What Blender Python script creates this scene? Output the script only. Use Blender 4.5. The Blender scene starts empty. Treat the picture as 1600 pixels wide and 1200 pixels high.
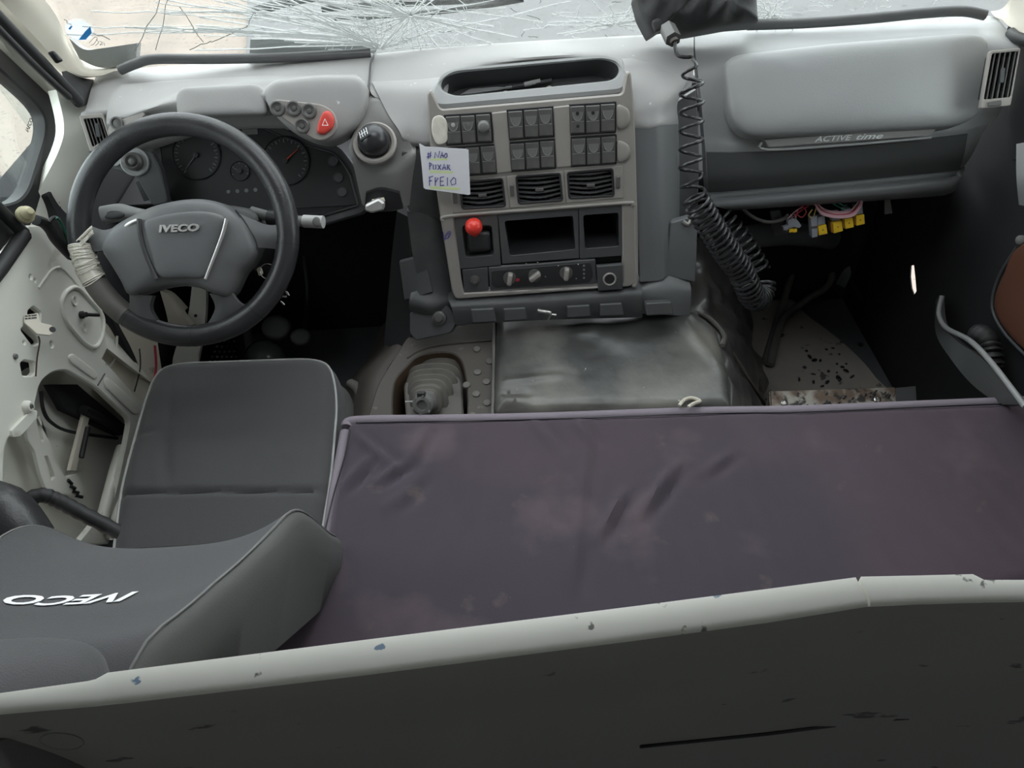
import bpy, bmesh, math, random
from mathutils import Vector, Matrix, noise
from mathutils.geometry import tessellate_polygon
random.seed(7)
sc = bpy.context.scene
COL = sc.collection

# ---------------------------------------------------------------- camera, sky, exposure
FPX = 1209.0
PITCH = math.radians(44.0); ROLL = 0.06
CAM = Vector((0, 0, 1.67))
fwd = Vector((0, math.cos(PITCH), -math.sin(PITCH)))
_r0 = Vector((1, 0, 0)); _u0 = Vector((0, math.sin(PITCH), math.cos(PITCH)))
rgt = _r0 * math.cos(ROLL) - _u0 * math.sin(ROLL)
upv = _r0 * math.sin(ROLL) + _u0 * math.cos(ROLL)
cd = bpy.data.cameras.new('camera'); cam = bpy.data.objects.new('camera', cd); COL.objects.link(cam)
cd.sensor_width = 36.0; cd.lens = FPX / 1600 * 36.0; cd.clip_start = 0.02; cd.clip_end = 200
M = Matrix.Identity(4)
for i in range(3):
    M[i][0] = rgt[i]; M[i][1] = upv[i]; M[i][2] = -fwd[i]; M[i][3] = CAM[i]
cam.matrix_world = M
sc.camera = cam
w = bpy.data.worlds.new('overcast_sky'); sc.world = w; w.use_nodes = True
bg = w.node_tree.nodes['Background']
bg.inputs[0].default_value = (0.93, 0.97, 1.0, 1); bg.inputs[1].default_value = 3.2
sc.view_settings.view_transform = 'Standard'; sc.view_settings.look = 'None'
sc.view_settings.gamma = 1.0; sc.view_settings.use_curve_mapping = False
sc.view_settings.exposure = 0.55
sc.cycles.max_bounces = 8; sc.cycles.diffuse_bounces = 5; sc.cycles.transparent_max_bounces = 12
sc.cycles.sample_clamp_indirect = 6.0
try: sc.cycles.use_denoising = True
except Exception: pass

# ---------------------------------------------------------------- points of the place seen along a ray
def ray(x, y): return fwd + rgt * ((x - 800) / FPX) - upv * ((y - 600) / FPX)
def PY(x, y, Y): d = ray(x, y); return CAM + d * (Y / d.y)
def PZ(x, y, z): d = ray(x, y); return CAM + d * ((z - CAM.z) / d.z)
def PX(x, y, X): d = ray(x, y); return CAM + d * (X / d.x)

class Fr:
    """a plane of the place: origin, right, up, normal"""
    def __init__(s, o, n, u=(1, 0, 0)):
        s.o = Vector(o); s.n = Vector(n).normalized()
        u = Vector(u); s.u = (u - s.n * u.dot(s.n)).normalized(); s.v = s.n.cross(s.u)
    def hit(s, x, y):
        d = ray(x, y); t = (s.o - CAM).dot(s.n) / d.dot(s.n); p = CAM + d * t - s.o
        return (p.dot(s.u), p.dot(s.v))
    def L(s, pts): return [s.hit(*p) for p in pts]
    def W(s, a, b, c=0.0): return s.o + s.u * a + s.v * b + s.n * c
    def mat(s, a=0, b=0, c=0):
        m = Matrix.Identity(4); o = s.W(a, b, c)
        for i in range(3): m[i][0] = s.u[i]; m[i][1] = s.v[i]; m[i][2] = s.n[i]; m[i][3] = o[i]
        return m
    def off(s, d): return Fr(s.o + s.n * d, s.n, s.u)
ID = Fr((0, 0, 0), (0, 0, 1))

# ---------------------------------------------------------------- materials
def mat(name, col, rough=0.55, metal=0.0, var=0.12, scale=9.0, bump=0.0, bscale=180.0, stains=None, spec=0.5, coat=0.0, stretch=None):
    m = bpy.data.materials.new(name); m.use_nodes = True
    nt = m.node_tree; N = nt.nodes; Lk = nt.links; b = N['Principled BSDF']
    b.inputs['Roughness'].default_value = rough; b.inputs['Metallic'].default_value = metal
    b.inputs['Specular IOR Level'].default_value = spec; b.inputs['Coat Weight'].default_value = coat
    tc = N.new('ShaderNodeTexCoord'); co = tc.outputs['Object']
    if stretch:
        mp = N.new('ShaderNodeMapping'); mp.inputs['Scale'].default_value = stretch; Lk.new(co, mp.inputs[0]); co = mp.outputs[0]
    nz = N.new('ShaderNodeTexNoise'); nz.inputs['Scale'].default_value = scale; nz.inputs['Detail'].default_value = 6; Lk.new(co, nz.inputs['Vector'])
    mx = N.new('ShaderNodeMix'); mx.data_type = 'RGBA'
    c = Vector(col[:3])
    mx.inputs['A'].default_value = (*(c * (1 - var)), 1); mx.inputs['B'].default_value = (*(c * (1 + var)), 1)
    Lk.new(nz.outputs['Fac'], mx.inputs['Factor']); out = mx.outputs['Result']
    for (sc_, lo, hi, scol, amt) in (stains or []):
        n2 = N.new('ShaderNodeTexNoise'); n2.inputs['Scale'].default_value = sc_; n2.inputs['Detail'].default_value = 5; Lk.new(co, n2.inputs['Vector'])
        mr = N.new('ShaderNodeMapRange'); mr.inputs['From Min'].default_value = lo; mr.inputs['From Max'].default_value = hi; mr.inputs['To Max'].default_value = amt
        Lk.new(n2.outputs['Fac'], mr.inputs['Value'])
        m2 = N.new('ShaderNodeMix'); m2.data_type = 'RGBA'; Lk.new(mr.outputs[0], m2.inputs['Factor']); Lk.new(out, m2.inputs['A']); m2.inputs['B'].default_value = (*scol, 1)
        out = m2.outputs['Result']
    Lk.new(out, b.inputs['Base Color'])
    mr = N.new('ShaderNodeMapRange'); mr.inputs['To Min'].default_value = max(0.02, rough - 0.1); mr.inputs['To Max'].default_value = min(1, rough + 0.1)
    Lk.new(nz.outputs['Fac'], mr.inputs['Value']); Lk.new(mr.outputs[0], b.inputs['Roughness'])
    if bump > 0:
        n3 = N.new('ShaderNodeTexNoise'); n3.inputs['Scale'].default_value = bscale; n3.inputs['Detail'].default_value = 3; Lk.new(co, n3.inputs['Vector'])
        bp = N.new('ShaderNodeBump'); bp.inputs['Strength'].default_value = bump; bp.inputs['Distance'].default_value = 0.002
        Lk.new(n3.outputs['Fac'], bp.inputs['Height']); Lk.new(bp.outputs[0], b.inputs['Normal'])
    return m
def glass(name, tint=(0.95, 0.97, 0.96), dirt=0.0):
    m = bpy.data.materials.new(name); m.use_nodes = True; nt = m.node_tree; N = nt.nodes; Lk = nt.links
    N.remove(N['Principled BSDF']); o = N['Material Output']
    t = N.new('ShaderNodeBsdfTransparent'); t.inputs[0].default_value = (*tint, 1)
    g = N.new('ShaderNodeBsdfGlossy'); g.inputs['Roughness'].default_value = 0.03
    lw_ = N.new('ShaderNodeLayerWeight'); lw_.inputs['Blend'].default_value = .5
    pw = N.new('ShaderNodeMath'); pw.operation = 'POWER'; pw.inputs[1].default_value = 5.0; Lk.new(lw_.outputs['Facing'], pw.inputs[0])
    fr = N.new('ShaderNodeMapRange'); fr.inputs['To Min'].default_value = .03; fr.inputs['To Max'].default_value = .7; Lk.new(pw.outputs[0], fr.inputs['Value'])
    ms = N.new('ShaderNodeMixShader'); Lk.new(fr.outputs[0], ms.inputs[0]); Lk.new(t.outputs[0], ms.inputs[1]); Lk.new(g.outputs[0], ms.inputs[2])
    last = ms
    if dirt:
        d = N.new('ShaderNodeBsdfDiffuse'); d.inputs[0].default_value = (.75, .75, .73, 1)
        nz = N.new('ShaderNodeTexNoise'); nz.inputs['Scale'].default_value = 14; nz.inputs['Detail'].default_value = 8
        mr = N.new('ShaderNodeMapRange'); mr.inputs['From Min'].default_value = .45; mr.inputs['From Max'].default_value = .8; mr.inputs['To Max'].default_value = dirt
        Lk.new(nz.outputs['Fac'], mr.inputs['Value'])
        m2 = N.new('ShaderNodeMixShader'); Lk.new(mr.outputs[0], m2.inputs[0]); Lk.new(ms.outputs[0], m2.inputs[1]); Lk.new(d.outputs[0], m2.inputs[2]); last = m2
    Lk.new(last.outputs[0], o.inputs[0]); return m
def perf(name, col, dot, scale):
    """fine woven cloth: plain colour, small relief from a fine checker of threads"""
    m = mat(name, col, 0.95, var=0.10, scale=5, spec=0.1)
    nt = m.node_tree; N = nt.nodes; b = N['Principled BSDF']
    b.inputs['Sheen Weight'].default_value = 0.15
    v = N.new('ShaderNodeTexVoronoi'); v.inputs['Scale'].default_value = scale
    tc = N.new('ShaderNodeTexCoord'); nt.links.new(tc.outputs['Object'], v.inputs['Vector'])
    bp = N.new('ShaderNodeBump'); bp.inputs['Strength'].default_value = dot; bp.inputs['Distance'].default_value = 0.001
    nt.links.new(v.outputs['Distance'], bp.inputs['Height']); nt.links.new(bp.outputs[0], b.inputs['Normal'])
    return m

MT = {}
MT['pad'] = mat('lightened_grey_plastic', (.33, .325, .32), .5, var=.06, scale=6, bump=.15, bscale=420, stains=[(3.5, .52, .72, (.38, .37, .35), .5), (60, .70, .75, (.75, .75, .72), .6)])  # grey plastic lightened for dust and skylight on upward dash faces
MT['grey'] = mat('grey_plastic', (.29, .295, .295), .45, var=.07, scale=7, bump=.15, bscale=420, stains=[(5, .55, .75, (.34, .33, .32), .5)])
MT['mid'] = mat('shaded_grey_plastic', (.16, .165, .17), .45, var=.08, scale=7, bump=.15, bscale=420)  # grey dash plastic darkened to put shade into its upright faces
MT['charcoal'] = mat('darkened_grey_plastic', (.095, .10, .10), .42, var=.08, scale=7, bump=.15, bscale=420)  # grey plastic darkened for shade under the glove box lid
MT['dark'] = mat('charcoal_plastic', (.060, .062, .065), .5, var=.12, scale=8, bump=.12, bscale=420, stains=[(7, .55, .8, (.13, .125, .12), .6)])
MT['black'] = mat('black_plastic', (.018, .018, .02), .45, var=.2)
MT['unlit'] = mat('unlit_black', (.012, .0125, .014), .85, var=.25)  # near-black stands in for deep shade in wells, footwells and doors
MT['taupe'] = mat('taupe_plastic', (.30, .28, .26), .42, var=.06, scale=8, stains=[(9, .55, .8, (.22, .19, .16), .5)])
MT['switch'] = mat('switch_plastic', (.085, .083, .08), .4, var=.15, scale=40, stains=[(30, .55, .8, (.16, .15, .135), .5)])
MT['leather'] = mat('worn_black_leather', (.032, .032, .034), .33, var=.3, scale=30, bump=.25, bscale=260)
MT['hub'] = mat('wheel_pad_grey', (.115, .117, .12), .48, var=.1, scale=14, bump=.12, bscale=500, stains=[(11, .56, .75, (.2, .19, .18), .45)])
MT['hubdark'] = mat('wheel_pad_band', (.05, .05, .052), .4, var=.1)
MT['silver'] = mat('silver_paint', (.62, .61, .59), .32, metal=.6, var=.06)
MT['strip'] = mat('satin_strip', (.34, .33, .315), .4, metal=.3, var=.05)
MT['chrome'] = mat('dull_steel', (.55, .54, .52), .3, metal=1.0, var=.12)
MT['rust'] = mat('rusty_steel', (.40, .37, .33), .55, metal=.45, var=.2, scale=16, stains=[(14, .5, .62, (.10, .05, .025), .8), (26, .58, .64, (.02, .02, .02), .9)])
MT['white'] = mat('white_paint', (.78, .775, .70), .38, var=.05, scale=4, stains=[(10, .66, .72, (.42, .38, .30), .6), (45, .72, .74, (.09, .07, .05), .9)], coat=.2)
MT['ledge'] = mat('chipped_white_paint', (.80, .795, .735), .4, var=.04, scale=5, stains=[(22, .655, .67, (.08, .08, .07), .85), (24, .672, .685, (.08, .17, .30), .85)])
MT['panelgrey'] = mat('bunk_panel_paint', (.30, .292, .272), .45, var=.1, scale=4, stains=[(18, .68, .71, (.03, .03, .03), .8)], stretch=(1, 1, 2.5))
MT['cream'] = mat('cream_paint', (.72, .67, .57), .4, var=.05, stains=[(20, .7, .74, (.28, .22, .15), .6)])
MT['rubber'] = mat('black_rubber', (.02, .02, .021), .55, var=.2)
MT['sealgrey'] = mat('grey_rubber_seal', (.10, .10, .102), .35, var=.15); MT['bolster'] = mat('bolster_leathercloth', (.105, .105, .10), .6, var=.08, scale=12, bump=.2, bscale=500)
MT['holder'] = mat('knob_holder_plastic', (.19, .187, .18), .42, var=.07, scale=8, stains=[(9, .55, .8, (.26, .25, .24), .5)]); MT['dome'] = mat('glossy_dark_dome', (.09, .095, .095), .22, var=.2); MT['pedal'] = mat('worn_pedal_rubber', (.06, .06, .06), .5, var=.3)
MT['red'] = mat('red_plastic', (.75, .045, .03), .3, var=.05)
MT['hazard'] = mat('hazard_red', (.62, .06, .045), .4, var=.06)
MT['yellow'] = mat('yellow_relay', (.85, .55, .03), .45, var=.08, scale=40, stains=[(60, .6, .7, (.45, .25, .02), .5)])
MT['amber'] = mat('amber_relay', (.35, .17, .02), .5, var=.1)
MT['relaygrey'] = mat('connector_grey', (.30, .31, .34), .5, var=.1)
MT['paper'] = mat('white_paper', (.80, .80, .84), .8, var=.03, scale=20, bump=.3, bscale=25)
MT['ink'] = mat('blue_ink', (.06, .06, .30), .6, var=.1)
MT['marker'] = mat('green_highlighter', (.72, .82, .42), .7, var=.1)
MT['tape'] = mat('clear_tape', (.72, .69, .60), .25, var=.3, scale=60, spec=.8)
MT['cloth'] = perf('charcoal_seat_cloth', (.078, .077, .080), .5, 700)
MT['seatside'] = mat('grey_seat_side', (.155, .155, .150), .7, var=.08, scale=12, bump=.2, bscale=500)
MT['piping'] = mat('light_piping', (.42, .42, .41), .7, var=.05)
MT['purple'] = mat('purple_velour', (.080, .060, .073), .92, var=.10, scale=3, bump=.2, bscale=600, spec=.12,
                   stains=[(1.9, .44, .58, (.054, .050, .062), .65), (5, .58, .72, (.125, .095, .105), .6), (9, .66, .72, (.14, .115, .10), .5), (130, .77, .79, (.4, .38, .4), .7)])
MT['purple'].node_tree.nodes['Principled BSDF'].inputs['Sheen Weight'].default_value = .35; MT['purple'].node_tree.nodes['Principled BSDF'].inputs['Sheen Tint'].default_value = (.8, .65, .8, 1)
MT['purplelip'] = mat('purple_velour_lip', (.26, .225, .26), .9, var=.1, scale=6, bump=.2, bscale=600, spec=.12)  # velour lightened for windscreen light on the front edge
MT['vinyl'] = mat('black_vinyl', (.045, .045, .044), .33, var=.3, scale=4, bump=.15, bscale=90, stains=[(4, .46, .66, (.215, .205, .18), .75), (70, .72, .75, (.6, .6, .55), .6)])
MT['vinylwet'] = mat('shiny_black_vinyl', (.055, .053, .050), .3, var=.3, scale=8, stains=[(6, .55, .7, (.09, .075, .06), .6)])
MT['floor'] = mat('cab_floor_covering', (.11, .115, .12), .5, var=.3, scale=6, stains=[(5, .5, .7, (.10, .09, .08), .6)])
MT['mat'] = mat('grey_dirty_mat', (.38, .355, .32), .5, var=.2, scale=6, stains=[(6, .5, .7, (.46, .42, .36), .7), (26, .64, .68, (.015, .015, .015), .8)])
MT['dirt'] = mat('dirty_brown_plate', (.066, .057, .049), .6, var=.2, scale=14, stains=[(9, .52, .7, (.08, .065, .055), .7), (40, .66, .7, (.16, .14, .12), .6)])
MT['boot'] = mat('dusty_rubber_boot', (.135, .126, .113), .6, var=.15, scale=20, stains=[(15, .55, .7, (.07, .065, .06), .6)])
MT['rustbrown'] = mat('rust_flakes', (.075, .042, .022), .9, var=.4, scale=30)
MT['bag'] = mat('black_nylon', (.018, .018, .019), .6, var=.25, bump=.3, bscale=300)
MT['cord'] = mat('glossy_black_cord', (.03, .03, .032), .28, var=.1)
MT['hose'] = mat('dusty_black_hose', (.13, .125, .115), .55, var=.25, scale=20)
MT['wirepink'] = mat('pink_wire', (.62, .38, .42), .5); MT['wirered'] = mat('red_wire', (.42, .03, .05), .5)
MT['wireyel'] = mat('yellow_wire', (.55, .42, .12), .5); MT['wiregreen'] = mat('green_wire', (.02, .16, .10), .5)
MT['brown'] = mat('brown_door_card', (.115, .045, .026), .6, var=.15, scale=10)
MT['dial'] = mat('dial_black', (.012, .012, .013), .5); MT['mark'] = mat('dial_marks', (.16, .16, .16), .6)
MT['needle'] = mat('red_needle', (.6, .07, .02), .5)
MT['roof'] = mat('grey_headliner', (.30, .30, .29), .9); MT['backwall'] = mat('unseen_grey_back_wall', (.22, .22, .21), .95)  # unseen back wall toned to bounce light onto the bunk panel
MT['ground'] = mat('pale_sandy_concrete', (.225, .188, .158), .9, var=.10, scale=1.2, stains=[(26, .62, .65, (.09, .08, .075), .85), (3, .55, .7, (.25, .21, .18), .6), (55, .68, .70, (.32, .30, .28), .8)])
MT['slab'] = mat('grey_concrete', (.125, .125, .125), .9, var=.10, scale=2, stains=[(12, .62, .66, (.07, .07, .07), .8)])
MT['asphalt'] = mat('dark_asphalt', (.06, .06, .062), .9, var=.6, scale=40)
MT['crack'] = mat('white_crack_edges', (.85, .88, .87), .4, var=.05)
MT['crackd'] = mat('dark_crack_edges', (.10, .12, .11), .4)
MT['blue'] = mat('sticker_blue', (.10, .42, .70), .5); MT['stickerwhite'] = mat('sticker_white', (.85, .87, .88), .5)
for k_ in ('stickerblue', 'stickerpaper'):
    m_ = bpy.data.materials.new(k_); m_.use_nodes = True; n_ = m_.node_tree; b_ = n_.nodes['Principled BSDF']
    tr = n_.nodes.new('ShaderNodeBsdfTranslucent'); mx_ = n_.nodes.new('ShaderNodeMixShader'); mx_.inputs[0].default_value = .6
    col_ = (.10, .42, .70, 1) if k_ == 'stickerblue' else (.88, .90, .92, 1); b_.inputs['Base Color'].default_value = col_; tr.inputs[0].default_value = col_
    n_.links.new(b_.outputs[0], mx_.inputs[1]); n_.links.new(tr.outputs[0], mx_.inputs[2]); n_.links.new(mx_.outputs[0], n_.nodes['Material Output'].inputs[0]); MT[k_] = m_
MT['glass'] = glass('windscreen_glass', (.93, .95, .94), .25)
MT['sideglass'] = glass('door_glass', (.90, .94, .93), .05)
MT['lens'] = glass('cluster_lens', (.85, .86, .87))
MT['seal'] = mat('olive_plug', (.42, .38, .24), .6)

# ---------------------------------------------------------------- mesh building
WORLD = {}
def link(name, me, material=None, parent=None, M=None, **props):
    o = bpy.data.objects.new(name, me); COL.objects.link(o)
    M = M or Matrix.Identity(4); WORLD[o.name] = M
    if parent:
        o.parent = parent; o.matrix_parent_inverse = WORLD[parent.name].inverted()
    o.matrix_basis = M
    if material is not None and me is not None and not me.materials: me.materials.append(MT[material])
    for k, v in props.items(): o[k] = v
    return o
def dup(o, M, parent=None):
    c = o.copy(); COL.objects.link(c); WORLD[c.name] = M
    p = parent or o.parent
    c.parent = p; c.matrix_parent_inverse = WORLD[p.name].inverted(); c.matrix_basis = M
    return c
def thing(name, label, cat, loc, group=None):
    M = Matrix.Translation(Vector(loc))
    o = link(name, None, None, None, M, label=label, category=cat)
    o.empty_display_size = 0.05
    if group: o['group'] = group
    return o
def tag(o, label, cat, group=None):
    o['label'] = label; o['category'] = cat
    if group: o['group'] = group
    return o
def mesh(name, V, F_, sharp=35):
    me = bpy.data.meshes.new(name); me.from_pydata([tuple(v) for v in V], [], F_); me.update()
    bm = bmesh.new(); bm.from_mesh(me)
    bmesh.ops.remove_doubles(bm, verts=bm.verts, dist=1e-6)
    bmesh.ops.recalc_face_normals(bm, faces=bm.faces); bm.to_mesh(me); bm.free()
    for p in me.polygons: p.use_smooth = True
    me.set_sharp_from_angle(angle=math.radians(sharp))
    return me
def area2(P): return sum(P[i][0] * P[(i + 1) % len(P)][1] - P[(i + 1) % len(P)][0] * P[i][1] for i in range(len(P))) / 2
def ccw(P): return list(P) if area2(P) > 0 else list(P)[::-1]
def rnd(P, r, seg=5):
    """round every corner of a 2-D outline"""
    P = ccw(P); n = len(P); out = []
    for i in range(n):
        p = Vector(P[i]); a = Vector(P[i - 1]); b = Vector(P[(i + 1) % n])
        rr = r[i] if isinstance(r, (list, tuple)) else r
        da = min(rr, (a - p).length * .48); db = min(rr, (b - p).length * .48)
        A = p + (a - p).normalized() * da; B = p + (b - p).normalized() * db
        for k in range(seg + 1):
            t = k / seg; q = A * (1 - t) ** 2 + p * 2 * t * (1 - t) + B * t * t
            out.append((q.x, q.y))
    return out
def smoothP(P, n=8, closed=True):
    """Catmull-Rom through points of any dimension"""
    P = [Vector(p) for p in P]; m = len(P); out = []
    rg = range(m) if closed else range(m - 1)
    for i in rg:
        if closed: a, b, c, d = P[i - 1], P[i], P[(i + 1) % m], P[(i + 2) % m]
        else: a, b, c, d = P[max(i - 1, 0)], P[i], P[i + 1], P[min(i + 2, m - 1)]
        for k in range(n):
            t = k / n
            out.append(0.5 * ((2 * b) + (c - a) * t + (2 * a - 5 * b + 4 * c - d) * t * t + (3 * b - a - 3 * c + d) * t ** 3))
    if not closed: out.append(P[-1].copy())
    return [tuple(p) for p in out]
def inset(P, d):
    n = len(P); out = []
    for i in range(n):
        p = Vector(P[i]); e1 = p - Vector(P[i - 1]); e2 = Vector(P[(i + 1) % n]) - p
        n1 = Vector((-e1.y, e1.x)); n2 = Vector((-e2.y, e2.x))
        if n1.length < 1e-9: n1 = n2
        if n2.length < 1e-9: n2 = n1
        nn = n1.normalized() + n2.normalized()
        if nn.length < 1e-6: nn = n1
        nn.normalize(); q = p + nn * d; out.append((q.x, q.y))
    return out
def plate(fr, outer, holes=(), z0=0.0, z1=0.004, bev=0.0012):
    outer = ccw(outer); holes = [ccw(h)[::-1] for h in holes]
    V = []; Fc = []; fr_loops = []; bk_loops = []
    for lp in [outer] + holes:
        n = len(lp); base = len(V); rings = [(lp, z0), (lp, z1 - bev), (inset(lp, bev), z1)] if bev > 0 else [(lp, z0), (lp, z1)]
        for q, z in rings: V += [fr.W(a, b, z) for a, b in q]
        for k in range(len(rings) - 1):
            for i in range(n):
                j = (i + 1) % n; Fc.append((base + k * n + i, base + k * n + j, base + (k + 1) * n + j, base + (k + 1) * n + i))
        bk_loops.append([(base + i, lp[i]) for i in range(n)])
        top = base + (len(rings) - 1) * n; tl = rings[-1][0]
        fr_loops.append([(top + i, tl[i]) for i in range(n)])
    for loops in (fr_loops, bk_loops):
        idx = [i for l in loops for i, _ in l]
        for t in tessellate_polygon([[Vector((p[0], p[1], 0)) for _, p in l] for l in loops]): Fc.append(tuple(idx[k] for k in t))
    return mesh('m', V, Fc)
def cavity(fr, outline, vec, shrink=0.9, lip=0.0):
    """an open bin: walls from the outline along vec, closed at the back"""
    P = ccw(outline); n = len(P); cx = sum(p[0] for p in P) / n; cy = sum(p[1] for p in P) / n
    vec = Vector(vec); V = [fr.W(a, b, lip) for a, b in P]
    V += [fr.W(cx + (a - cx) * (1 + shrink) / 2, cy + (b - cy) * (1 + shrink) / 2, 0) + vec * .9 for a, b in P]
    V += [fr.W(cx + (a - cx) * shrink, cy + (b - cy) * shrink, 0) + vec for a, b in P]
    Fc = []
    for k in range(2):
        for i in range(n): j = (i + 1) % n; Fc.append((k * n + i, k * n + j, (k + 1) * n + j, (k + 1) * n + i))
    for t in tessellate_polygon([[Vector((p[0], p[1], 0)) for p in P]]): Fc.append(tuple(2 * n + k for k in t))
    return mesh('m', V, Fc)
def resample(P, n):
    P = [Vector(p) for p in P]; L = [0]
    for i in range(len(P)): L.append(L[-1] + (P[(i + 1) % len(P)] - P[i]).length)
    out = []; k = 0
    for i in range(n):
        s = L[-1] * i / n
        while L[k + 1] < s: k += 1
        t = (s - L[k]) / max(1e-9, L[k + 1] - L[k]); q = P[k].lerp(P[(k + 1) % len(P)], t); out.append((q.x, q.y))
    return out
def puff(fr, outline, z0, z1, n=4.0, rings=14, pts=96, disp=None, bottom=True, sharp=60):
    """a padded shape: flat sides, rounded shoulder, crowned top"""
    P = resample(ccw(outline), pts); N_ = len(P); cx = sum(p[0] for p in P) / N_; cy = sum(p[1] for p in P) / N_
    V = [fr.W(a, b, z0) for a, b in P]; Fc = []; k0 = 0
    for r in range(rings):
        t = r / (rings - 1); s = math.cos(t * math.pi / 2) ** .7 if t < 1 else 0.02
        s = max(s, .02)
        h = max(0.0, 1 - s ** n) ** (1 / n)
        for a, b in P:
            x = cx + (a - cx) * s; y = cy + (b - cy) * s
            z = z0 + (z1 - z0) * (0.45 + 0.55 * h)
            if disp: z += disp(x, y) * min(1, h * 1.4)
            V.append(fr.W(x, y, z))
    for r in range(rings):
        for i in range(N_): j = (i + 1) % N_; Fc.append((r * N_ + i, r * N_ + j, (r + 1) * N_ + j, (r + 1) * N_ + i))
    Fc.append(tuple(range(rings * N_, rings * N_ + N_)))
    if bottom: Fc.append(tuple(range(N_ - 1, -1, -1)))
    return mesh('m', V, Fc, sharp)
import numpy as np
from mathutils.geometry import delaunay_2d_cdt
def pad(fr, outline, z0, z1, shoulder=.03, step=.008, disp=None, pts=160, zs=None):
    """an upholstered shape: walls up to zs, a rounded shoulder of fixed width, a dense even top"""
    P = resample(ccw(outline), pts); zs = z0 if zs is None else zs
    A = np.array(P); B = np.roll(A, -1, 0); AB = B - A; L2 = (AB ** 2).sum(1) + 1e-12
    def info(Q):
        Q = np.array(Q); d = Q[:, None, :] - A[None]; t = np.clip((d * AB[None]).sum(2) / L2, 0, 1)
        dd = np.sqrt(((d - t[..., None] * AB[None]) ** 2).sum(2)).min(1)
        x, y = Q[:, 0:1], Q[:, 1:2]; ay, by = A[None, :, 1], B[None, :, 1]; ax, bx = A[None, :, 0], B[None, :, 0]
        c = ((ay > y) != (by > y)) & (x < (bx - ax) * (y - ay) / (by - ay + 1e-15) + ax)
        return dd, c.sum(1) % 2 == 1
    Q = []
    for f_ in (.04, .14, .32, .6):
        q = inset(P, shoulder * f_); dd, ok = info(q); Q += [p for p, d, o in zip(q, dd, ok) if o and d > shoulder * f_ * .9]
    lo, hi = A.min(0), A.max(0); g = []; y = lo[1]; r = 0
    while y < hi[1]:
        x = lo[0] + (r % 2) * step / 2
        while x < hi[0]: g.append((x, y)); x += step
        y += step * .87; r += 1
    dd, ok = info(g); Q += [p for p, d, o in zip(g, dd, ok) if o and d > shoulder * .8]
    allp = list(P) + Q; n = len(P)
    co, _, fcs, ov, _, _ = delaunay_2d_cdt([Vector(p) for p in allp], [], [list(range(n))], 1, 1e-7)
    idx = {}; V = []
    cc = [(c.x, c.y) for c in co]; dd, _ = info(cc)
    for (x, y), d in zip(cc, dd):
        k = min(1, d / shoulder); h = math.sqrt(max(0, 1 - (1 - k) ** 2)); z = zs + (z1 - zs) * h
        if disp: z += disp(x, y) * min(1, k * 1.3)
        V.append(fr.W(x, y, z))
    Fc = [tuple(f_) for f_ in fcs]; b = len(V); V += [fr.W(x, y, z0) for x, y in P]
    om = {}
    for i, o in enumerate(ov):
        for j in o:
            if j < n: om[j] = i
    if zs > z0:
        for i in range(n): j = (i + 1) % n; Fc.append((b + i, b + j, om[j], om[i]))
    else:
        for i in range(n): V[b + i] = V[om[i]]
    Fc.append(tuple(b + n - 1 - i for i in range(n)))
    return mesh('m', V, Fc, 60)
def patch(rows, nu=6, nv=6, off=(0, .02, -.006), fn=None, sharp=50, conv=None):
    """a shell through rows of control points (x, y, Y); Catmull-Rom both ways, given a thickness"""
    conv = conv or (lambda c: PY(*c))
    R_ = [[conv(c) if not isinstance(c, Vector) else c for c in r] for r in rows]
    R2 = [smoothP(r, nu, False) for r in R_]
    Cc = [smoothP([r[i] for r in R2], nv, False) for i in range(len(R2[0]))]
    W_ = len(Cc); H = len(Cc[0]); V = []
    for j in range(H):
        for i in range(W_):
            p = Vector(Cc[i][j])
            if fn: p = fn(p, i / (W_ - 1), j / (H - 1))
            V.append(p)
    o = Vector(off); n = W_ * H; V += [v + o for v in V]; Fc = []
    for j in range(H - 1):
        for i in range(W_ - 1):
            a = j * W_ + i; q = (a, a + 1, a + W_ + 1, a + W_); Fc.append(q); Fc.append(tuple(n + k for k in q[::-1]))
    bd = [i for i in range(W_)] + [j * W_ + W_ - 1 for j in range(1, H)] + [(H - 1) * W_ + i for i in range(W_ - 2, -1, -1)] + [j * W_ for j in range(H - 2, 0, -1)]
    for k in range(len(bd)):
        a, b = bd[k], bd[(k + 1) % len(bd)]; Fc.append((a, b, b + n, a + n))
    return mesh('m', V, Fc, sharp)
def tube(P, r, sides=8, smooth=0, closed=False, rf=None):
    if smooth: P = smoothP(P, smooth, closed)
    P = [Vector(p) for p in P]; n = len(P); V = []; Fc = []
    T = []
    for i in range(n):
        a = P[i - 1] if (i > 0 or closed) else P[i]; b = P[(i + 1) % n] if (i < n - 1 or closed) else P[i]
        t = (b - a); T.append(t.normalized() if t.length > 1e-9 else Vector((0, 0, 1)))
    ref = Vector((0, 0, 1)) if abs(T[0].z) < .9 else Vector((1, 0, 0)); nrm = (ref - T[0] * ref.dot(T[0])).normalized()
    for i in range(n):
        nrm = (nrm - T[i] * nrm.dot(T[i])).normalized(); bi = T[i].cross(nrm)
        rr = rf(i / max(1, n - 1)) * r if rf else r
        for k in range(sides):
            a = 2 * math.pi * k / sides; V.append(P[i] + (nrm * math.cos(a) + bi * math.sin(a)) * rr)
    for i in range(n if closed else n - 1):
        j = (i + 1) % n
        for k in range(sides): l = (k + 1) % sides; Fc.append((i * sides + k, i * sides + l, j * sides + l, j * sides + k))
    if not closed: Fc.append(tuple(range(sides))); Fc.append(tuple(range(n * sides - 1, (n - 1) * sides - 1, -1)))
    return mesh('m', V, Fc, 60)
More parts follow.
